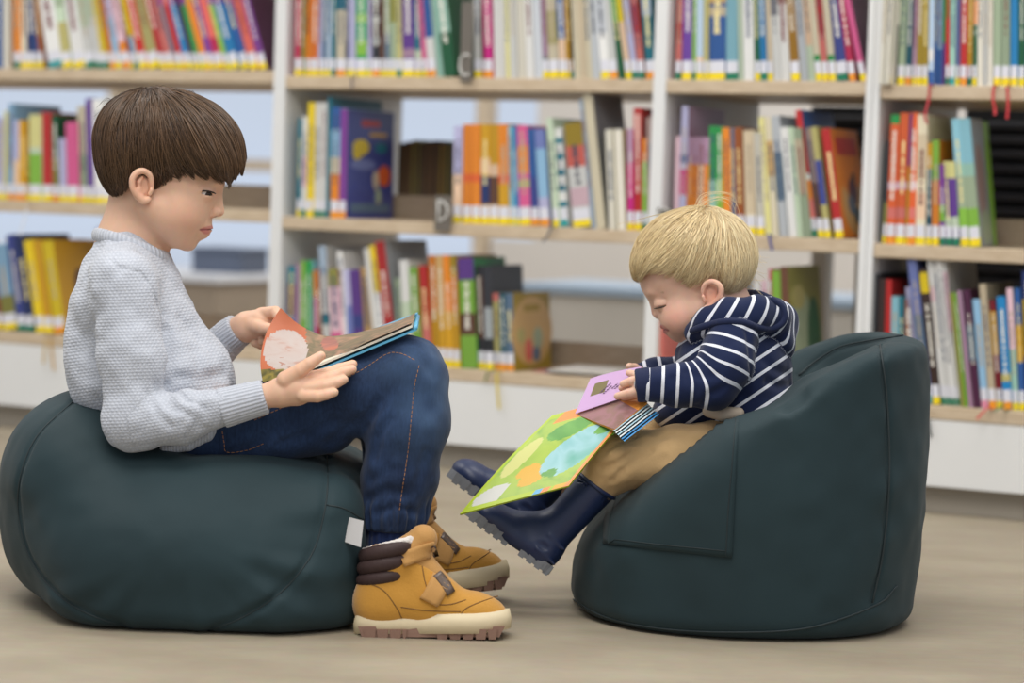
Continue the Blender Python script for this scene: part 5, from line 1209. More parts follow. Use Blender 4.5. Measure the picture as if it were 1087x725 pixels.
for s_ in (-1, 1): HT.sub(td.cone((700.5, 331.5, -.013 * -s_, .6), (702, 337, -.014 * -s_, .7)), .003)
HT.u(td.cone((762, 312, 0, 30), (785, 362, 0, 30)), .025)
HT.u(td.ell(785, 405, 0, 42, 55, .085), .03).u(td.ell(795, 455, 0, 45, 38, .09), .03)
tarm = [(780, 356, -.088, 18), (760, 410, -.118, 17), (700, 408, -.118, 11), (688, 409, -.118, 10)]
for c in td.chain(tarm): HT.u(c, .01)
for c in td.chain([(780, 356, .088, 18), (750, 405, .11, 17), (690, 400, .06, 11.5), (672, 402, .02, 11)]): HT.u(c, .01)
for c in td.chain([(790, 470, -.06, 28), (655, 488, -.078, 23), (585, 575, -.075, 16)]): HT.u(c, .01)
for c in td.chain([(790, 470, .06, 28), (648, 465, .06, 22), (572, 528, .062, 14)]): HT.u(c, .01)
HT.u(td.ell(755, 314, -.068, 9, 14.5, .006, 8, -18), .004)
EART = [(746, 311, -.071, 2.2), (748, 303, -.074, 2.4), (754, 299, -.078, 2.5), (761, 300.5, -.082, 2.6), (765.5, 306.5, -.084, 2.6), (764, 315, -.082, 2.5), (758.5, 322, -.078, 2.7), (754, 327, -.075, 3.0), (749.5, 326, -.072, 2.4)]
EART = [tuple(q) for q in crom(EART, 4)]
for c in td.chain(EART): HT.u(c, .0022)
HT.sub(td.ell(754, 313, -.0795, 4.0, 6.2, .0055, 8), .003)
HT.u(td.cone((746.5, 315, -.074, 2.1), (748, 319, -.074, 1.9)), .002)
# near hand lying on the page, far hand under it
for q in td.chain([(688, 409, -.118, 10.5), (682, 410, -.118, 10), (678, 410.5, -.116, 8)]): HT.u(q, .005)
TF = [[(680, 402, -.122, 5.2), (670, 404.5, -.119, 4.6), (661.5, 407.5, -.113, 3.9)], [(677, 408, -.114, 5.2), (668, 410, -.107, 4.4), (660, 412, -.100, 3.6)], [(679, 414.5, -.123, 5.4), (668, 417, -.121, 4.8), (655.5, 420.5, -.114, 3.9)],
      [(678, 418, -.112, 4.8), (670, 420, -.106, 4.0), (662, 422, -.100, 3.4)], [(680, 400, -.106, 5.0), (673, 397.5, -.096, 4.4), (668, 396, -.088, 3.8)]]
for c in TF:
    G = Field()
    for q in td.chain(c): G.u(q, .001)
    G.bc = np.mean([td.p(*q[:3]) for q in c], 0); G.br = .04; HT.u(G, .002)
TF2 = [[(676, 398, .02, 5.5), (668, 396, .005, 4.8), (661, 397, -.01, 4)], [(676, 404, .02, 5.5), (667, 403, .0, 4.8), (660, 404, -.015, 4)], [(676, 410, .02, 5.5), (667, 410, .0, 4.8), (660, 411, -.015, 4)], [(677, 415, .02, 5), (669, 416, .004, 4.4), (663, 417, -.01, 3.7)], [(680, 394, .01, 5), (674, 390, 0, 4.4), (668, 389, -.01, 3.8)]]
for c in TF2:
    G = Field()
    for q in td.chain(c): G.u(q, .001)
    G.bc = np.mean([td.p(*q[:3]) for q in c], 0); G.br = .05; HT.u(G, .002)
def tint_t(V):
    n = len(V); col = np.ones((n, 4)); col[:, :3] = lin('E8BBA2')[:3]
    blend(col, .35 * (vnoise(V, 30, 2) * .5 + .5), 'EFC8B2')
    blend(col, spot(V, td.p(716, 338, -.06), .032, .9) * .5, 'DE9583')
    x_, y_ = td.uv(V)
    blend(col, np.clip((1.0 - PxSeg(td, [(701.5, 346.4), (705, 347.8), (709, 350.2)], 0).px(V) / np.interp(x_, [702, 709], [3.0, 1.3])) / .45, 0, 1) * .7, 'C97070')
    blend(col, np.clip((1.0 - PxSeg(td, [(704.5, 351.8), (707, 352.2), (709.5, 351)], 0).px(V) / np.interp(x_, [704, 710], [3.0, 1.3])) / .45, 0, 1) * .7, 'C97070')
    for xx, y, dd in ((701.5, 346, 0), (704, 346.3, -.007), (706, 352, 0), (708, 352, -.007)): blend(col, spot(V, td.p(xx, y, dd), td.r(4.8), .5) * .75, 'C8696A')
    blend(col, np.clip((1.15 - mouthT.px(V)) / .8, 0, 1) * .75, '9A4E4E')
    blend(col, spot(V, td.p(695, 332, 0), .011, .9) * .35, 'DC8C78'); blend(col, spot(V, td.p(757, 313, -.08), .026, .8) * .5, 'DA846C')
    d = chain_d(V, [td.p(688, 312, -.016), td.p(694, 309.5, -.034), td.p(704, 310, -.048)]); blend(col, np.clip((.0026 - d) / .0014, 0, 1) * .45, '9A7650')
    for c in TF:
        for q in c[1:-1]: blend(col, spot(V, td.p(*q[:3]), td.r(q[3]) * 1.25, .8) * .22, 'D58C76')
    return {'tint': ('FLOAT_COLOR', col)}
lo, hi = bounds([td.p(540, 205, 0), td.p(860, 610, 0)], .02); lo[1], hi[1] = 3.55, 3.95
solid('body', HT, lo, hi, .0018, skin_b, tod, tint_t)
eye_parts(tod, td.p(702.5, 323, -.0325), td.r(7.0), td.p(690, 333, -.045) - td.p(702.5, 323, -.0325), [td.p(*q) for q in ((694.2, 327.6, -.0385), (697, 327.2, -.0415), (700.5, 326.6, -.0437), (704, 325.6, -.0448), (707.5, 324.2, -.0445))], iris='4A5A68', lash='3A2A1E', lash_r=.0011)
# hair
TH_ = Field(); TH_.u(td.ell(737, 270, 0, 65, 51, .081, 8)).u(td.ell(768, 283, 0, 31, 36, .072, -25), .02).u(td.ell(703, 283, 0, 31, 27, .068, 20), .02)
def edge_t(x): return np.interp(x, [660, 672, 678, 684, 692, 702, 715, 728, 738, 745, 749, 754, 761, 766, 771, 776, 783, 793, 802], [296, 301, 303, 297, 293, 294, 299, 307, 309, 305, 301, 299.5, 302, 310, 317, 320, 316.5, 308, 296])
crownT = td.p(748, 221, -.01)
def flow_t(P):
    a = P - crownT; a /= np.linalg.norm(a, axis=1)[:, None] + 1e-6; x, y = td.uv(P)
    fr = np.clip((730 - x) / 50, 0, 1)[:, None]
    fb = np.clip((x - 765) / 30, 0, 1)[:, None]
    return a + np.array([0, 0, -1.0]) * .30 + np.array([-.9, 0, -.15]) * fr + np.array([.25, 0, -.3]) * fb + np.array([-.25, 0, 0])
stop_t = lambda P, r: td.uv(P)[1] > edge_t(td.uv(P)[0]) + 1 + (r ** .35 - 1) * 20 + 2.5 * np.sin(td.uv(P)[0] * .5)
TC = Field(); TC.ops = list(TH_.ops)
def cap_t(P, d):
    x, y = td.uv(P); return np.maximum(d + .0055, (y - edge_t(x) + 9) * .0013)
TC.mod(cap_t)
M_ht = mat_hair('blond_hair', 'B08850', 'F8E6BA')
lo, hi = bounds([td.p(660, 205, -.11), td.p(810, 330, .11)])
ht = solid('hair', TC, lo, hi, .0035, M_ht, tod, lambda V: {'tone': ('FLOAT', np.full(len(V), .30))})
hv = np.array([v.co[:] for v in ht.data.vertices]) + np.array(wloc(tod)); R_ = hv[rg.integers(0, len(hv), 7600)] + rg.normal(0, .002, (7600, 3))
strands('hair_locks', TH_, np.vstack([R_, crownT + rg.normal(0, 1, (1300, 3)) * (.02, .03, .006)]), flow_t, stop_t, M_ht, ht, step=.005, nmax=26, rad=.0006, depth=(-.0055, .0012), tones=(.3, 1.1), seed=8, wob=.30)
# loose wisps: the curl at the crown and stray hairs at the back of the head
mb = MB()
for k in range(9):
    j = rg.normal(0, 3.2, 2); c = crom([td.p(738 + j[0], 226, -.03), td.p(746 + j[0], 213 + j[1], -.03), td.p(762 + j[0], 207.5 + j[1] * .8, -.03), td.p(776 + j[0], 210 + j[1], -.03), td.p(782 + j[0], 220 + j[1] * 2, -.03), td.p(781 + j[0] * 2, 232 + j[1] * 2, -.03)][:6 if k < 7 else 4], 5)
    mb.tube(c, np.linspace(.0004, .00015, len(c)), 4)
for k in range(22):
    y = 255 + 52 * rg.random(); x = 790 + 4 * math.sin((y - 250) / 18); l = 8 + 16 * rg.random()
    c = crom([td.p(x - 6, y - 4, -.02), td.p(x + 4, y, -.02), td.p(x + l, y + 6 + 6 * rg.normal(), -.02 + .02 * rg.normal())], 5); mb.tube(c, np.linspace(.0004, .00015, len(c)), 4)
wi = mb.build('hair_wisps', plain('E6D2A8', .4), ht, True)
# ---- hoodie
def mat_stripe():
    mt, nt, b = new_mat('navy_stripe'); a = N(nt, 'ShaderNodeAttribute', attribute_name='stripe')
    m1 = N(nt, 'ShaderNodeMath', operation='FRACT'); nt.links.new(a.outputs['Fac'], m1.inputs[0])
    m2 = N(nt, 'ShaderNodeMath', operation='LESS_THAN'); m2.inputs[1].default_value = .22; nt.links.new(m1.outputs[0], m2.inputs[0])
    tc = N(nt, 'ShaderNodeTexCoord'); no = N(nt, 'ShaderNodeTexNoise', Scale=500.0, Detail=2.0); nt.links.new(tc.outputs['Object'], no.inputs['Vector'])
    mx = N(nt, 'ShaderNodeMixRGB'); mx.inputs[1].default_value = lin('1C2646'); mx.inputs[2].default_value = lin('DADCE4'); nt.links.new(m2.outputs[0], mx.inputs[0]); nt.links.new(mx.outputs[0], b.inputs['Base Color'])
    bp = N(nt, 'ShaderNodeBump', Strength=.3, Distance=.001); nt.links.new(no.outputs['Fac'], bp.inputs['Height']); nt.links.new(bp.outputs[0], b.inputs['Normal'])
    b.inputs['Roughness'].default_value = .88; b.inputs['Specular IOR Level'].default_value = .15; b.inputs['Sheen Weight'].default_value = .15
    return mt
M_str = mat_stripe(); M_navy = fn_mat('navy_rib', '1B2444', .85, 300, .25, .06, .1)
TB = Field(); TB.u(td.ell(787, 398, 0, 53, 62, .108, -12)).u(td.ell(730, 434, 0, 38, 26, .075, 10), .03).u(td.cone((778, 352, -.05, 26), (778, 352, .05, 26)), .03).u(td.ell(752, 385, 0, 36, 40, .09, 15), .03).u(td.ell(800, 440, 0, 50, 36, .105), .03)
tarmS = [(778, 358, -.090, 27), (768, 388, -.115, 29), (757, 408, -.122, 26), (722, 409, -.122, 22.5), (690, 408, -.119, 18)]
TA = Field()
for c in td.chain(tarmS): TA.u(c, .012)
TA2 = Field()
for c in td.chain([(778, 358, .088, 27), (750, 400, .11, 25), (696, 398, .06, 17), (680, 400, .035, 15)]): TA2.u(c, .012)
HD = Field()
hoodC = [(737, 352, -.060, 11), (752, 342, -.078, 14), (775, 334, -.088, 17), (800, 334, -.078, 19), (818, 338, -.05, 20), (826, 342, 0, 20), (818, 338, .05, 20), (800, 334, .078, 18), (775, 334, .088, 16), (752, 342, .078, 13)]
for c in td.chain(hoodC): HD.u(c, .012)
HD.u(td.ell(829, 360, 0, 15, 24, .062, 12), .012)
TS = Field(); TS.u(lambda P: TB(P)).u(lambda P: TA(P), .008).u(lambda P: TA2(P), .008).u(lambda P: HD(P), .004)
tq = lambda *pts: hit(TS0, np.array(pts, float), 3.3, 4.2)
TS0 = Field(); TS0.ops = list(TS.ops)
TCR = [(tq((742, 432), (752, 420), (768, 412)), .005, .006), (tq((730, 395), (745, 400), (760, 398)), .003, .007), (tq((712, 428), (716, 415), (714, 402)), .0025, .006), (tq((735, 430), (738, 415), (732, 402)), .0025, .006), (tq((793, 352), (797, 385), (792, 420)), .004, .006), (tq((810, 380), (822, 392), (838, 398)), .004, .008), (tq((815, 405), (828, 410), (840, 408)), .004, .007)]
def tfold(P, d):
    for pts, dep, w in TCR: d = d + dep * np.exp(-(chain_d(P, pts) / w) ** 2)
    return d + .0022 * vnoise(P, 28, 31) + .0012 * vnoise(P, 60, 32)
TS.mod(tfold); TS.sub(td.cone((758, 305, 0, 29), (782, 352, 0, 33)), .006)
TS.sub(td.ell(806, 316, .0, 20, 12, .045, -8), .008)
PER = td.r(15.0)
def stripe_uv(V):
    x, y = td.uv(V); k = td.Y / F; d_ = np.stack([TB(V), TA(V), TA2(V), HD(V)], 1); w = d_.argmin(1)
    s = (.56 * x + .83 * y) * k / PER
    a, b_, c_ = td.p(778, 352, -.10), td.p(757, 412, -.122), td.p(676, 408, -.118)
    q = V - a; ax = (b_ - a); L1 = np.linalg.norm(ax); ax = ax / L1; s1 = q @ ax
    ax2 = (c_ - b_) / np.linalg.norm(c_ - b_); s2 = L1 + (V - b_) @ ax2
    bis = ax + ax2; bis /= np.linalg.norm(bis); t = np.clip(((V - b_) @ bis) / .030 * .5 + .5, 0, 1); t = t * t * (3 - 2 * t)
    sl = (s1 * (1 - t) + s2 * t - L1) / PER + .62
    s = np.where(w == 1, sl, s); s = np.where(w == 2, (x * -.9 + y * .2) * k / PER, s)
    hc = td.p(780, 330, 0); an = np.arctan2(V[:, 1] - hc[1], V[:, 0] - hc[0]) * .075
    s = np.where(w == 3, (an + .35 * (y - 330) * k) / (PER * .85), s)
    return {'stripe': ('FLOAT', s + 50)}
lo, hi = bounds([td.p(660, 295, 0), td.p(865, 485, 0)], .01); lo[1], hi[1] = 3.55, 3.95
hoodie = solid('hoodie', TS, lo, hi, .0023, M_str, tod, stripe_uv)
rim_ = np.vstack([hit(TS, crom([(735, 351), (748, 346), (768, 341.5), (788, 342), (803, 347), (818, 349), (829, 344), (833, 336), (830, 326), (820, 318.5)], 5)), crom([td.p(*q) for q in ((820, 318, -.03), (806, 312, -.005), (792, 311, .03), (780, 315, .06))], 4)])
RF = Field()
for a, b_ in zip(rim_[:-1], rim_[1:]): RF.u(Cone(a, b_, .0052, .0052), .001)
solid('hood_rim', RF, *bounds(rim_, .012), .0022, M_navy, hoodie)
rib_t = Field(); A_, B_ = td.p(694, 407.5, -.119), td.p(675, 409, -.118)
def rib2(name, a, b_, ra, rb, hole):
    f = Field(); A, B2 = td.p(*a), td.p(*b_); ax = (B2 - A) / np.linalg.norm(B2 - A)
    f.u(Cone(A - ax * .02, B2 + ax * .02, ra, rb)).cut(Half(A, -ax), .002).cut(Half(B2, ax), .004).sub(Cone(B2 - ax * .01, B2 + ax * .05, hole, hole), .002)
    return solid(name, f, *bounds([A, B2], max(ra, rb) * 1.4), .002, M_navy, hoodie)
rib2('cuff', (691, 407.8, -.119), (675, 409.5, -.118), td.r(18.6), td.r(16.8), td.r(12))
# strings / dark inner jacket edge under the arm, small undershirt hem
f = Field()
for c in td.chain([(752, 436, -.085, 6), (766, 440, -.100, 6.5), (784, 438, -.106, 6)]): f.u(c, .004)
f.mod(lambda P, d: d + .002 * vnoise(P, 60, 4)); us = solid('undershirt', f, *bounds([td.p(740, 425, -.12), td.p(795, 450, -.06)], .012), .0024, fn_mat('oat_cotton', 'C9B9A6', .9, 300, .2), tod); us['label'] = 'pale undershirt hem showing below the hoodie'
# ---- trousers
M_kh = fn_mat('khaki_cotton', 'CBA878', .88, 420, .3, .12, .15, nscale=18)
TP = Field()
for c in td.chain([(800, 478, -.062, 38), (715, 486, -.075, 34), (655, 488, -.080, 30)]) + td.chain([(656, 488, -.080, 30), (636, 512, -.079, 22)]): TP.u(c, .014)
for c in td.chain([(800, 478, .062, 38), (648, 466, .06, 27), (616, 490, .06, 21)]): TP.u(c, .014)
TP.u(td.ell(800, 465, 0, 50, 40, .10), .03)
TP0 = Field(); TP0.ops = list(TP.ops); tpq = lambda *pts: hit(TP0, np.array(pts, float), 3.3, 4.2)
TPC = [(tpq((640, 482), (655, 470), (675, 462)), .004, .006), (tpq((638, 498), (655, 492), (672, 480)), .005, .006), (tpq((650, 510), (664, 498), (690, 478)), .004, .006), (tpq((672, 470), (695, 468), (715, 460)), .003, .006), (tpq((660, 500), (672, 488), (680, 476)), .003, .005)]
def tpf(P, d):
    for pts, dep, w in TPC: d = d + dep * np.exp(-(chain_d(P, pts) / w) ** 2)
    return d + .0035 * vnoise(P, 34, 41) + .0015 * vnoise(P, 70, 42)
TP.mod(tpf)
lo, hi = bounds([td.p(595, 430, 0), td.p(860, 545, 0)], .01); lo[1], hi[1] = 3.55, 3.95
solid('trousers', TP, lo, hi, .0027, M_kh, tod)
# ---- rubber boots
M_rub = plain('202D50', .42, var=.05, spec=.5); M_tread = fn_mat('grey_rubber', '84868A', .75, 300, .2, .12)
def welly(parent, o, d):
    eu, evv = np.array([-.81, -.585]), np.array([.585, -.81])
    def T(u, v, w=0.):
        q = np.array(o) + u * eu + v * evv; return td.p(q[0], q[1], d + w)
    rs = (td.Y + d) / F
    def C(a, b_): return Cone(T(*a[:3]), T(*b_[:3]), a[3] * rs, b_[3] * rs)
    U = T(1, 0) - T(0, 0); U /= np.linalg.norm(U); Vv = T(0, 1) - T(0, 0); Vv /= np.linalg.norm(Vv); Wd = np.cross(U, Vv)
    def E(u, v, ru, rv, rw): return Ell(T(u, v), (ru * rs, rv * rs, rw), np.stack([U, Vv, Wd]))
    f = Field(); f.u(E(22, 22, 21, 22, .033)).u(C((24, 24, 0, 19.5), (14, 112, 0, 22.5)), .015).u(E(58, 17, 34, 18, .035), .018).u(E(88, 17, 25, 17, .039), .015).u(C((30, 45, 0, 16), (64, 22, 0, 14)), .015)
    f.cut(Half(T(0, 6), -Vv), .004).cut(Half(T(14, 110), T(14, 111) - T(14, 110)), .003).sub(C((15, 104, 0, 20), (13, 130, 0, 21.5)), .002)
    for u0, u1, v in ((2, 26, 15), (3, 24, 34)): f.u(Cone(T(u0, v, -.027 if v < 30 else -.024), T(u1, v + 3, -.033 if v < 30 else -.029), .0022, .0018), .004)
    f.sub(E(22, 24, 9, 5, .0).__class__(T(24, 24, -.034), (9 * rs, 4.5 * rs, .003), np.stack([U, Vv, Wd])), .002)
    b = solid('boot', f, *bounds([T(-12, 0, -.05), T(120, 0, .05), T(-8, 125, -.05), T(40, 125, .05), T(120, 40, 0)], .012), .0024, M_rub, parent)
    b['label'] = 'navy rubber boot with grey tread'
    ring = []
    for i in range(33):
        t = 2 * math.pi * i / 32; ring.append(T(14, 109) + (U * math.cos(t) + Wd * math.sin(t)) * 22.6 * rs)
    m2 = MB(); m2.tube(ring, .0032, 8, cap=False); m2.build('boot_rim', M_rub, b, True)
    # treaded sole
    m2 = MB(); outl = []
    def width(u): return .029 + .009 * math.exp(-((u - 86) / 24) ** 2) - .004 * math.exp(-((u - 48) / 14) ** 2) - (.012 * max(0, (u - 98) / 14) ** 2) - .010 * max(0, (8 - u) / 8) ** 2
    us = list(np.linspace(0, 112, 29))
    A1 = [T(u, 12 + (1.5 if 38 < u < 54 else 0), -width(u)) for u in us]; A2 = [T(u, 12 + (1.5 if 38 < u < 54 else 0), width(u)) for u in us]
    B1_ = [T(u, 2.0 + (6 if 38 < u < 54 else 0), -width(u) + .001) for u in us]; B2_ = [T(u, 2.0 + (6 if 38 < u < 54 else 0), width(u) - .001) for u in us]
    k = len(us); vs = A1 + A2 + B1_ + B2_; fs = []
    for i in range(k - 1): fs += [(i, i + 1, k + i + 1, k + i), (2 * k + i, 3 * k + i, 3 * k + i + 1, 2 * k + i + 1), (i, 2 * k + i, 2 * k + i + 1, i + 1), (k + i, k + i + 1, 3 * k + i + 1, 3 * k + i)]
    fs += [(0, k, 3 * k, 2 * k), (k - 1, 3 * k - 1, 4 * k - 1, 2 * k - 1)]; m2.add(vs, fs)
    for u in list(np.arange(0, 34, 10.5)) + list(np.arange(54, 106, 10.5)):
        for s_ in (-1, 1):
            w = width(u + 3) + .0006; u1 = min(u + 8.8, 112)
            q = [T(u, 12, s_ * w), T(u1, 12, s_ * w), T(u1 - 1.2, 0, s_ * w), T(u + 1.2, 0, s_ * w)]; q2 = [T(u, 12, s_ * (w - .022)), T(u1, 12, s_ * (w - .022)), T(u1 - 1.2, 0, s_ * (w - .022)), T(u + 1.2, 0, s_ * (w - .022))]
            m2.add(q + q2, [(0, 1, 2, 3), (7, 6, 5, 4), (0, 4, 5, 1), (1, 5, 6, 2), (2, 6, 7, 3), (3, 7, 4, 0)])
    sl = m2.build('tread_sole', M_tread, b); return b
welly(tod, (581, 612), -.078)
welly(tod, (563, 572), .062)
# ------------------------------------------------------------------ the toddler's book
tb = thing('open_board_book', 'open picture book with bright green page and lilac page in the toddler\'s hands', 'book', td.p(600, 480, -.1), 'books being read')
def grid_sheet(name, c00, c10, c11, c01, mats, pick, th=.002, n=40, m=30, bow=None, parent=tb):
    """four-cornered board, subdivided; pick(u, v) gives the colour patch"""
    c00, c10, c11, c01 = map(np.asarray, (c00, c10, c11, c01)); nn = np.cross(c10 - c00, c01 - c00); nn /= np.linalg.norm(nn)
    if nn @ FWD > 0: nn = -nn
    vs = []
    for i in range(n + 1):
        for j in range(m + 1):
            u, v = i / n, j / m; p_ = (c00 * (1 - u) + c10 * u) * (1 - v) + (c01 * (1 - u) + c11 * u) * v
            if bow: p_ = p_ + nn * bow(u, v)
            vs.append(p_)
    vs = np.array(vs); q = m + 1; fs = []; mi = []
    for i in range(n):
        for j in range(m): fs.append((i * q + j, (i + 1) * q + j, (i + 1) * q + j + 1, i * q + j + 1)); mi.append(pick((i + .5) / n, (j + .5) / m))
    K = len(vs); fs2 = [tuple(K + x for x in f_[::-1]) for f_ in fs]
    rim = [j for j in range(q)] + [i * q + m for i in range(1, n + 1)] + [n * q + j for j in range(m - 1, -1, -1)] + [i * q for i in range(n - 1, 0, -1)]
    fs3 = [(rim[i], K + rim[i], K + rim[(i + 1) % len(rim)], rim[(i + 1) % len(rim)]) for i in range(len(rim))]
    return link(name, np.vstack([vs, vs - nn * th]), fs + fs2 + fs3, mats, parent, False, mi + [mi[0]] * len(fs2) + [0] * len(fs3))
PM = [plain('A8BE1E', .35), mat_page('page_green', ['6E9E38', '98B440', '5E9030', 'B0C448'], 16, .35), mat_page('page_cyan', ['7AB4B4', '98C4C8', '60A898'], 14, .35), plain('D8A838', .4), mat_page('page_leaf', ['4E9038', '6EA848'], 20, .35), plain('E08A3C', .35), plain('5AA8D0', .35), plain('C8C8C0', .4), plain('C8C878', .4)]
def pickG(u, v):                       # u along the lower edge (left to right), v up along the left edge
    if v < .045: return 6 if .66 < u < .74 else 5 if .74 < u < .80 or u > .95 else 3 if .84 < u < .95 else 0
    if u < .03: return 0
    if u > .965: return 5
    if v > .86 and u > .12: return 5
    if v > .93: return 0
    if ((u - .20) / .16) ** 2 + ((v - .12) / .10) ** 2 < 1: return 7 if u < .30 else 1
    if ((u - .72) / .25) ** 2 + ((v - .42) / .26) ** 2 < 1: return 4 if ((u - .86) / .10) ** 2 + ((v - .62) / .09) ** 2 < 1 or ((u - .64) / .09) ** 2 + ((v - .18) / .07) ** 2 < 1 else 2
    if ((u - .50) / .12) ** 2 + ((v - .22) / .10) ** 2 < 1 or ((u - .38) / .10) ** 2 + ((v - .30) / .07) ** 2 < 1: return 3
    if ((u - .42) / .2) ** 2 + ((v - .72) / .12) ** 2 < 1: return 4
    if ((u - .15) / .1) ** 2 + ((v - .5) / .2) ** 2 < 1: return 8
    return 1
gp = grid_sheet('picture_page', td.p(488, 545.5, -.170), td.p(603.5, 515.5, -.180), td.p(697, 410, -.085), td.p(586, 441, -.070), PM, pickG, .0032, 56, 64, lambda u, v: .006 * math.sin(math.pi * v))
gp['label'] = 'bright green and turquoise picture page with lime edge'
blk = grid_sheet('page_block', td.p(652, 455.5, -.150), td.p(687, 427, -.115), td.p(673, 417, -.085), td.p(612, 440, -.085), [plain('E8963C', .4), mat_page('page_mix', ['8A6A5A', '9A6C70', 'C8A8B0', '7A5A48'], 24)], lambda u, v: 0 if u > .72 else 1, .004, 24, 12)
mb = MB()
for k, c in enumerate(('4AA0CC', 'E4E8E8', '3C94C4', 'E4E8E8', '4AA0CC')):
    pass
e0, e1 = td.p(651, 457, -.150), td.p(688, 428.5, -.115); dn = np.array([.003, -.003, -.0026])
mats = [plain('A4C6D2', .5), plain('D8DEDE', .5), plain('2E86C0', .35)]; mb = MB()
for k in range(6): mb.sheet([e0 + dn * k, e1 + dn * k], [e0 + dn * k + FWD * .05, e1 + dn * k + FWD * .05], .0021, dn / np.linalg.norm(dn), 2 if k > 3 else k % 2)
o_ = mb.build('page_edges', mats, tb); o_['label'] = 'pale page edges above a blue cover'
g0 = td.p(650, 462, -.150); mb = MB(); mb.sheet([g0, g0 + (e1 - e0) * .25], [g0 + FWD * .06, g0 + (e1 - e0) * .25 + FWD * .06], .003, dn); mb.build('board_corner', plain('6EB83C', .4), tb)
lil = grid_sheet('lilac_page', td.p(610.5, 439, -.088), td.p(673, 418, -.098), td.p(681, 389, -.070), td.p(625, 399, -.062), [plain('C9A2CE', .5, var=.04), plain('75683A', .5), plain('5A3E62', .6)], lambda u, v: 1 if .16 < u < .42 and .40 < v < .78 else 0, .0012, 50, 40, lambda u, v: -.010 * (1 - u) ** 3 * v)
lil['label'] = 'lilac page with a dark ochre square and lines of print'
tx = MB(); c00, c10, c11, c01 = td.p(610.5, 439, -.088), td.p(673, 418, -.098), td.p(681, 389, -.070), td.p(625, 399, -.062)
nn = np.cross(c10 - c00, c01 - c00); nn /= np.linalg.norm(nn); nn = -nn if nn @ FWD > 0 else nn
gp_ = lambda u, v: (c00 * (1 - u) + c10 * u) * (1 - v) + (c01 * (1 - u) + c11 * u) * v + nn * (.0006 - .010 * (1 - u) ** 3 * v)
for (x0, y0, x1, y1) in ((637, 415.5, 649, 401), (641, 417, 650, 406), (650.5, 410.5, 657, 403), (654, 411, 658.5, 405.5), (659.5, 405, 668.5, 401)):
    a0, a1 = np.linalg.lstsq(np.stack([c10 - c00, c01 - c00], 1), td.p(x0, y0, -.08) - c00, rcond=None)[0], np.linalg.lstsq(np.stack([c10 - c00, c01 - c00], 1), td.p(x1, y1, -.08) - c00, rcond=None)[0]
    L_ = math.hypot(x1 - x0, y1 - y0); t = 0.
    while t < 1:
        l = min(1, t + (1.0 + 2.2 * rg.random()) / L_); q0, q1 = a0 + (a1 - a0) * t, a0 + (a1 - a0) * l; w_ = np.array([.022, -.012]) * 1.3
        tx.sheet([gp_(*q0), gp_(*q1)], [gp_(*(q0 + w_)), gp_(*(q1 + w_))], .0002, nn); t = l + 1.1 / L_
tx.build('print', plain('5A3E62', .6), lil)
# ------------------------------------------------------------------ letter signs, ribbons and magazines on the shelves
M_sign = plain('6E675E', .35, spec=.5); M_let = plain('DAD8D2', .4)
def letter(nm, strokes, r, parent, th):
    mb = MB()
    for s_ in strokes: mb.tube(s_, th, 6)
    return mb.build(nm, M_let, parent, True)
def sign(px, z, w, h0, h1, label, shape):
    s0 = s_at(px, z, -.012); t = thing('shelf_sign', label, 'sign', sh(s0, -.012, z), 'letter signs on the shelves')
    mb = MB(); sbox(mb, s0 - w / 2, s0 + w / 2, -.012, -.0095, z - h0, z + h1, 0, .0006); sbox(mb, s0 - w / 2, s0 + w / 2, -.010, .12, z + .0002, z + .0016); mb.build('plate', M_sign, t)
    cx, cz, R = s0, z + .028 + (h1 - .06) * .0, .019
    arc = lambda a0, a1, rx, rz, n=14: [sh(cx + rx * math.cos(t_), -.0130, cz + rz * math.sin(t_)) for t_ in np.linspace(a0, a1, n)]
    if shape == 'C': letter('letter', [arc(math.radians(50), math.radians(310), R * .8, R * 1.25)], R, t, .0024)
    else: letter('letter', [[sh(cx - R * .6, -.013, cz - R * 1.2), sh(cx - R * .6, -.013, cz + R * 1.2)], [sh(cx - R * .6 + R * 1.35 * math.cos(t_), -.013, cz + R * 1.2 * math.sin(t_)) for t_ in np.linspace(math.pi / 2, -math.pi / 2, 16)]], R, t, .0024)
    return t
sign(469.5, Z2, .042, .019, .062, 'grey shelf sign with a white letter D on the middle shelf', 'D')
sign(494, Z1, .030, .010, .17, 'grey shelf sign with a white letter C on the top shelf', 'C')
sign(704, Z2, .034, .006, .052, 'grey shelf sign with a round white letter below the middle upright, above the toddler', 'C')
def ribbon(pts, col, say_, z, n=-.016, w=.0028):
    p0 = s_at(pts[0][0], z, n); Y0 = sh(p0, n, z)[1]
    C = crom([at(x, y, Y0 - .004 * i) for i, (x, y) in enumerate(pts)], 6); mb = MB(); mb.sheet(C - SX * w, C + SX * w, .0006, -SN)
    mb.sheet([sh(p0 - w, -.016, z + .001), sh(p0 - w, .02, z + .001)], [sh(p0 + w, -.016, z + .001), sh(p0 + w, .02, z + .001)], .0006, (0, 0, 1))
    o = mb.build('ribbon_bookmark', plain(col, .6)); tag(o, say_, 'bookmark ribbon', 'bookmark ribbons hanging from books')
ribbon([(987, 89), (986, 104), (982, 122), (984, 131)], 'A8222C', 'long dark red ribbon hanging below the top shelf, right bookcase, beside the orange spines', Z1 - .006)
ribbon([(1055, 91), (1054, 105), (1056, 116), (1056, 122)], 'B8242C', 'short red ribbon below the top shelf at the far right, left one of two', Z1 - .006)
ribbon([(1069, 92), (1070, 108), (1069, 126)], 'B8242C', 'red ribbon below the top shelf at the far right, right one of two', Z1 - .006)
ribbon([(586, 240), (582, 249), (576, 257)], '4A4A52', 'dark ribbon hanging from the middle shelf above the empty gap', Z2)
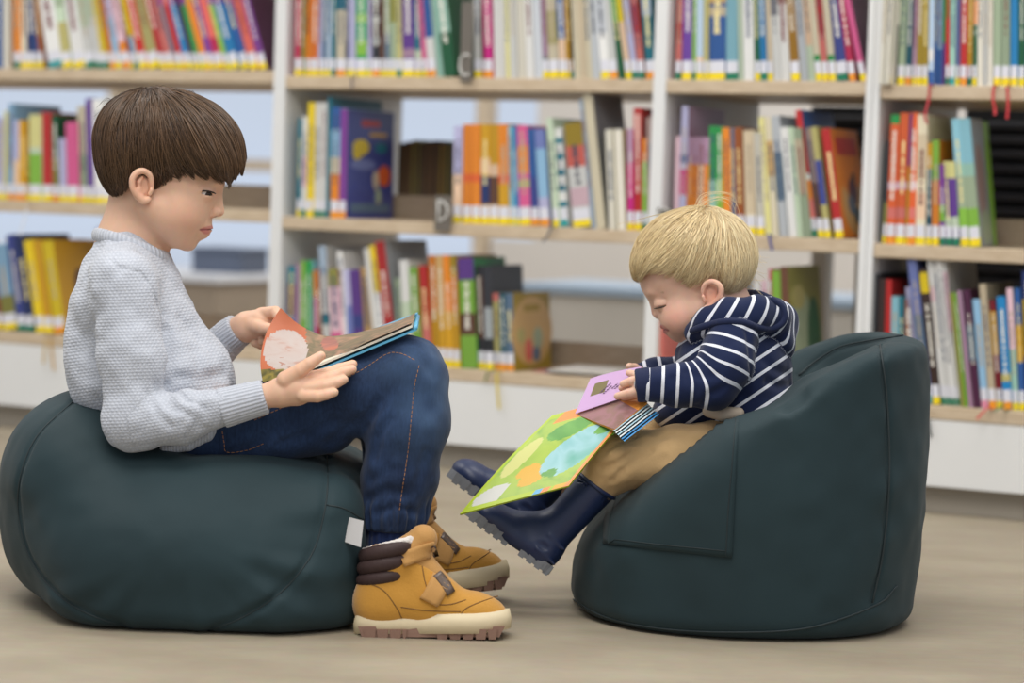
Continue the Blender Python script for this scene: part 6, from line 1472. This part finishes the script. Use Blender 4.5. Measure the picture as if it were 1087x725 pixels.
ribbon([(527, 396), (528, 412), (530, 434)], 'D8C03A', 'yellow ribbon hanging in front of the bottom shelf, wide bookcase', Z3)
ribbon([(518, 395), (516, 401), (515, 405)], '5E6A34', 'short olive ribbon beside the yellow one on the bottom shelf', Z3)
ribbon([(979, 431), (985, 446), (988, 464)], '2A2C30', 'black ribbon hanging from the bottom shelf of the right bookcase', Z3 - .006)
ribbon([(1050, 431), (1044, 437), (1037, 445)], 'B83A3A', 'red ribbon hanging from the bottom shelf of the right bookcase', Z3 - .006)
ribbon([(1066, 430), (1060, 434), (1055, 437)], '2A6A48', 'green ribbon hanging from the bottom shelf of the right bookcase', Z3 - .006)
ribbon([(29, 221), (25, 236), (21, 250)], 'D6D8DC', 'white ribbon hanging from the middle shelf of the left bookcase', Z2 + .012)
ribbon([(54, 360), (55, 374), (57, 393)], 'C8982A', 'mustard ribbon hanging from the bottom shelf, longer of two', Z3 + .012)
ribbon([(48, 360), (47, 372), (46, 386)], 'C8A860', 'tan ribbon hanging from the bottom shelf, shorter of two', Z3 + .012)
ribbon([(816, 248), (818, 258), (820, 266)], '2A3A8A', 'blue ribbon hanging from the middle shelf beside the blond hair', Z2)
ribbon([(373, 82), (374, 88), (373, 94)], '5A5058', 'short dark ribbon on the edge of the top shelf, wide bookcase', Z1)
M_mag = [plain('D8DCE4', .35), plain('B84A56', .35), plain('E4E2DE', .35), plain('4A5A86', .35)]
for i, (px, n, z, w, dp, c, lab) in enumerate(((590, .05, 0, .17, .20, 1, 'red magazine lying flat at the bottom of the loose pile on the bottom shelf'), (602, .03, .004, .16, .21, 3, 'dark blue magazine lying in the loose pile on the bottom shelf, second from below'), (606, .015, .008, .15, .20, 2, 'white magazine lying on top of the loose pile on the bottom shelf'))):
    s0 = s_at(px, Z3, n); t = thing('magazine', lab, 'magazine', sh(s0, n, Z3 + z), 'magazines lying on the bottom shelf', (0, 0, -SYAW + .12 * (i - 1)))
    mb = MB(); mb.box(-w * .35, w * .65, 0, dp, 0, .0008); mb.box(-w * .35, w * .65, 0, dp, .0031, .0038); mb.box(-w * .35, -w * .35 + .001, 0, dp, .0004, .0035); mb.build('cover', M_mag[c], t, local=True)
    pb = MB(); pb.box(-w * .345, w * .645, .002, dp - .002, .0008, .0031); pb.build('page_block', M_pages, t, local=True)
# things beyond the see-through shelves
def far_unit(name, label, cat, s0, s1, n, zt, depth, c_top, c_body):
    t = thing(name, label, cat, sh((s0 + s1) / 2, n, 0)); mb = MB(); sbox(mb, s0 - .02, s1 + .02, n - .02, n + depth + .02, zt - .03, zt, 0, .003); mb.build('top', plain(c_top, .4), t)
    mb = MB(); sbox(mb, s0, s1, n, n + depth, .05, zt - .03); mb.build('body', plain(c_body, .6), t); mb = MB(); sbox(mb, s0 + .02, s1 - .02, n + .03, n + depth - .02, 0, .05); mb.build('base', M_kick, t)
    return t
far_unit('low_cabinet', 'low pale cabinet with a blue-grey top seen through the empty bottom shelf', 'cabinet', -1.1, 1.9, 2.2, .335, .5, '9FB2C6', 'C9C4BC')
far_unit('reading_table', 'low white table with brown edge beyond the left bookcase', 'table', -4.4, -2.35, 2.3, .30, .5, 'DADDE4', '9A8C7C')
for i, (s0, w, h, c, lab) in enumerate(((-2.9, .16, .14, '5A3A78', 'purple box on the far table'), (-2.45, .22, .09, '5A6478', 'slate box on the far table'), (-3.5, .3, .06, 'C8B8A0', 'beige box on the far table'))):
    t = thing('storage_box', lab, 'box', sh(s0, 2.5, .30)); mb = MB(); sbox(mb, s0 - w / 2, s0 + w / 2, 2.45, 2.62, .3005, .3005 + h * .8, 0, .004); mb.build('body', plain(c, .6), t); mb = MB(); sbox(mb, s0 - w / 2 - .004, s0 + w / 2 + .004, 2.446, 2.624, .3005 + h * .8, .3005 + h, 0, .003); mb.build('lid', plain(c, .5), t)
# slatted dark heater panel behind the right bookcase
def radiator(label, s0, s1, n, z0, z1):
    t = thing('radiator', label, 'radiator', sh((s0 + s1) / 2, n + .02, 0), 'dark slatted radiators beyond the shelves')
    mb = MB(); sbox(mb, s0, s1, n + .035, n + .07, z0, z1); mb.build('back_plate', plain('202124', .6), t); z = z0 + .01
    while z < z1 - .02:
        mb = MB(); sbox(mb, s0, s1, n, n + .04, z, z + .019, 0, .004); mb.build('slat', plain('34343A', .5), t); z += .034
    for q in (s0 + .04, s1 - .04):
        mb = MB(); sbox(mb, q - .02, q + .02, n + .02, n + .07, 0, z0); mb.build('foot', plain('C9C4BC', .6), t)
radiator('dark slatted radiator seen through the middle shelf at the far right of the photo', s_at(1016, .6, .80), s_at(1016, .6, .80) + .85, .80, .30, .87)
radiator('dark slatted radiator seen behind the leaning red book on the middle shelf', s_at(852, .6, .80), s_at(932, .6, .80), .80, .58, .87)
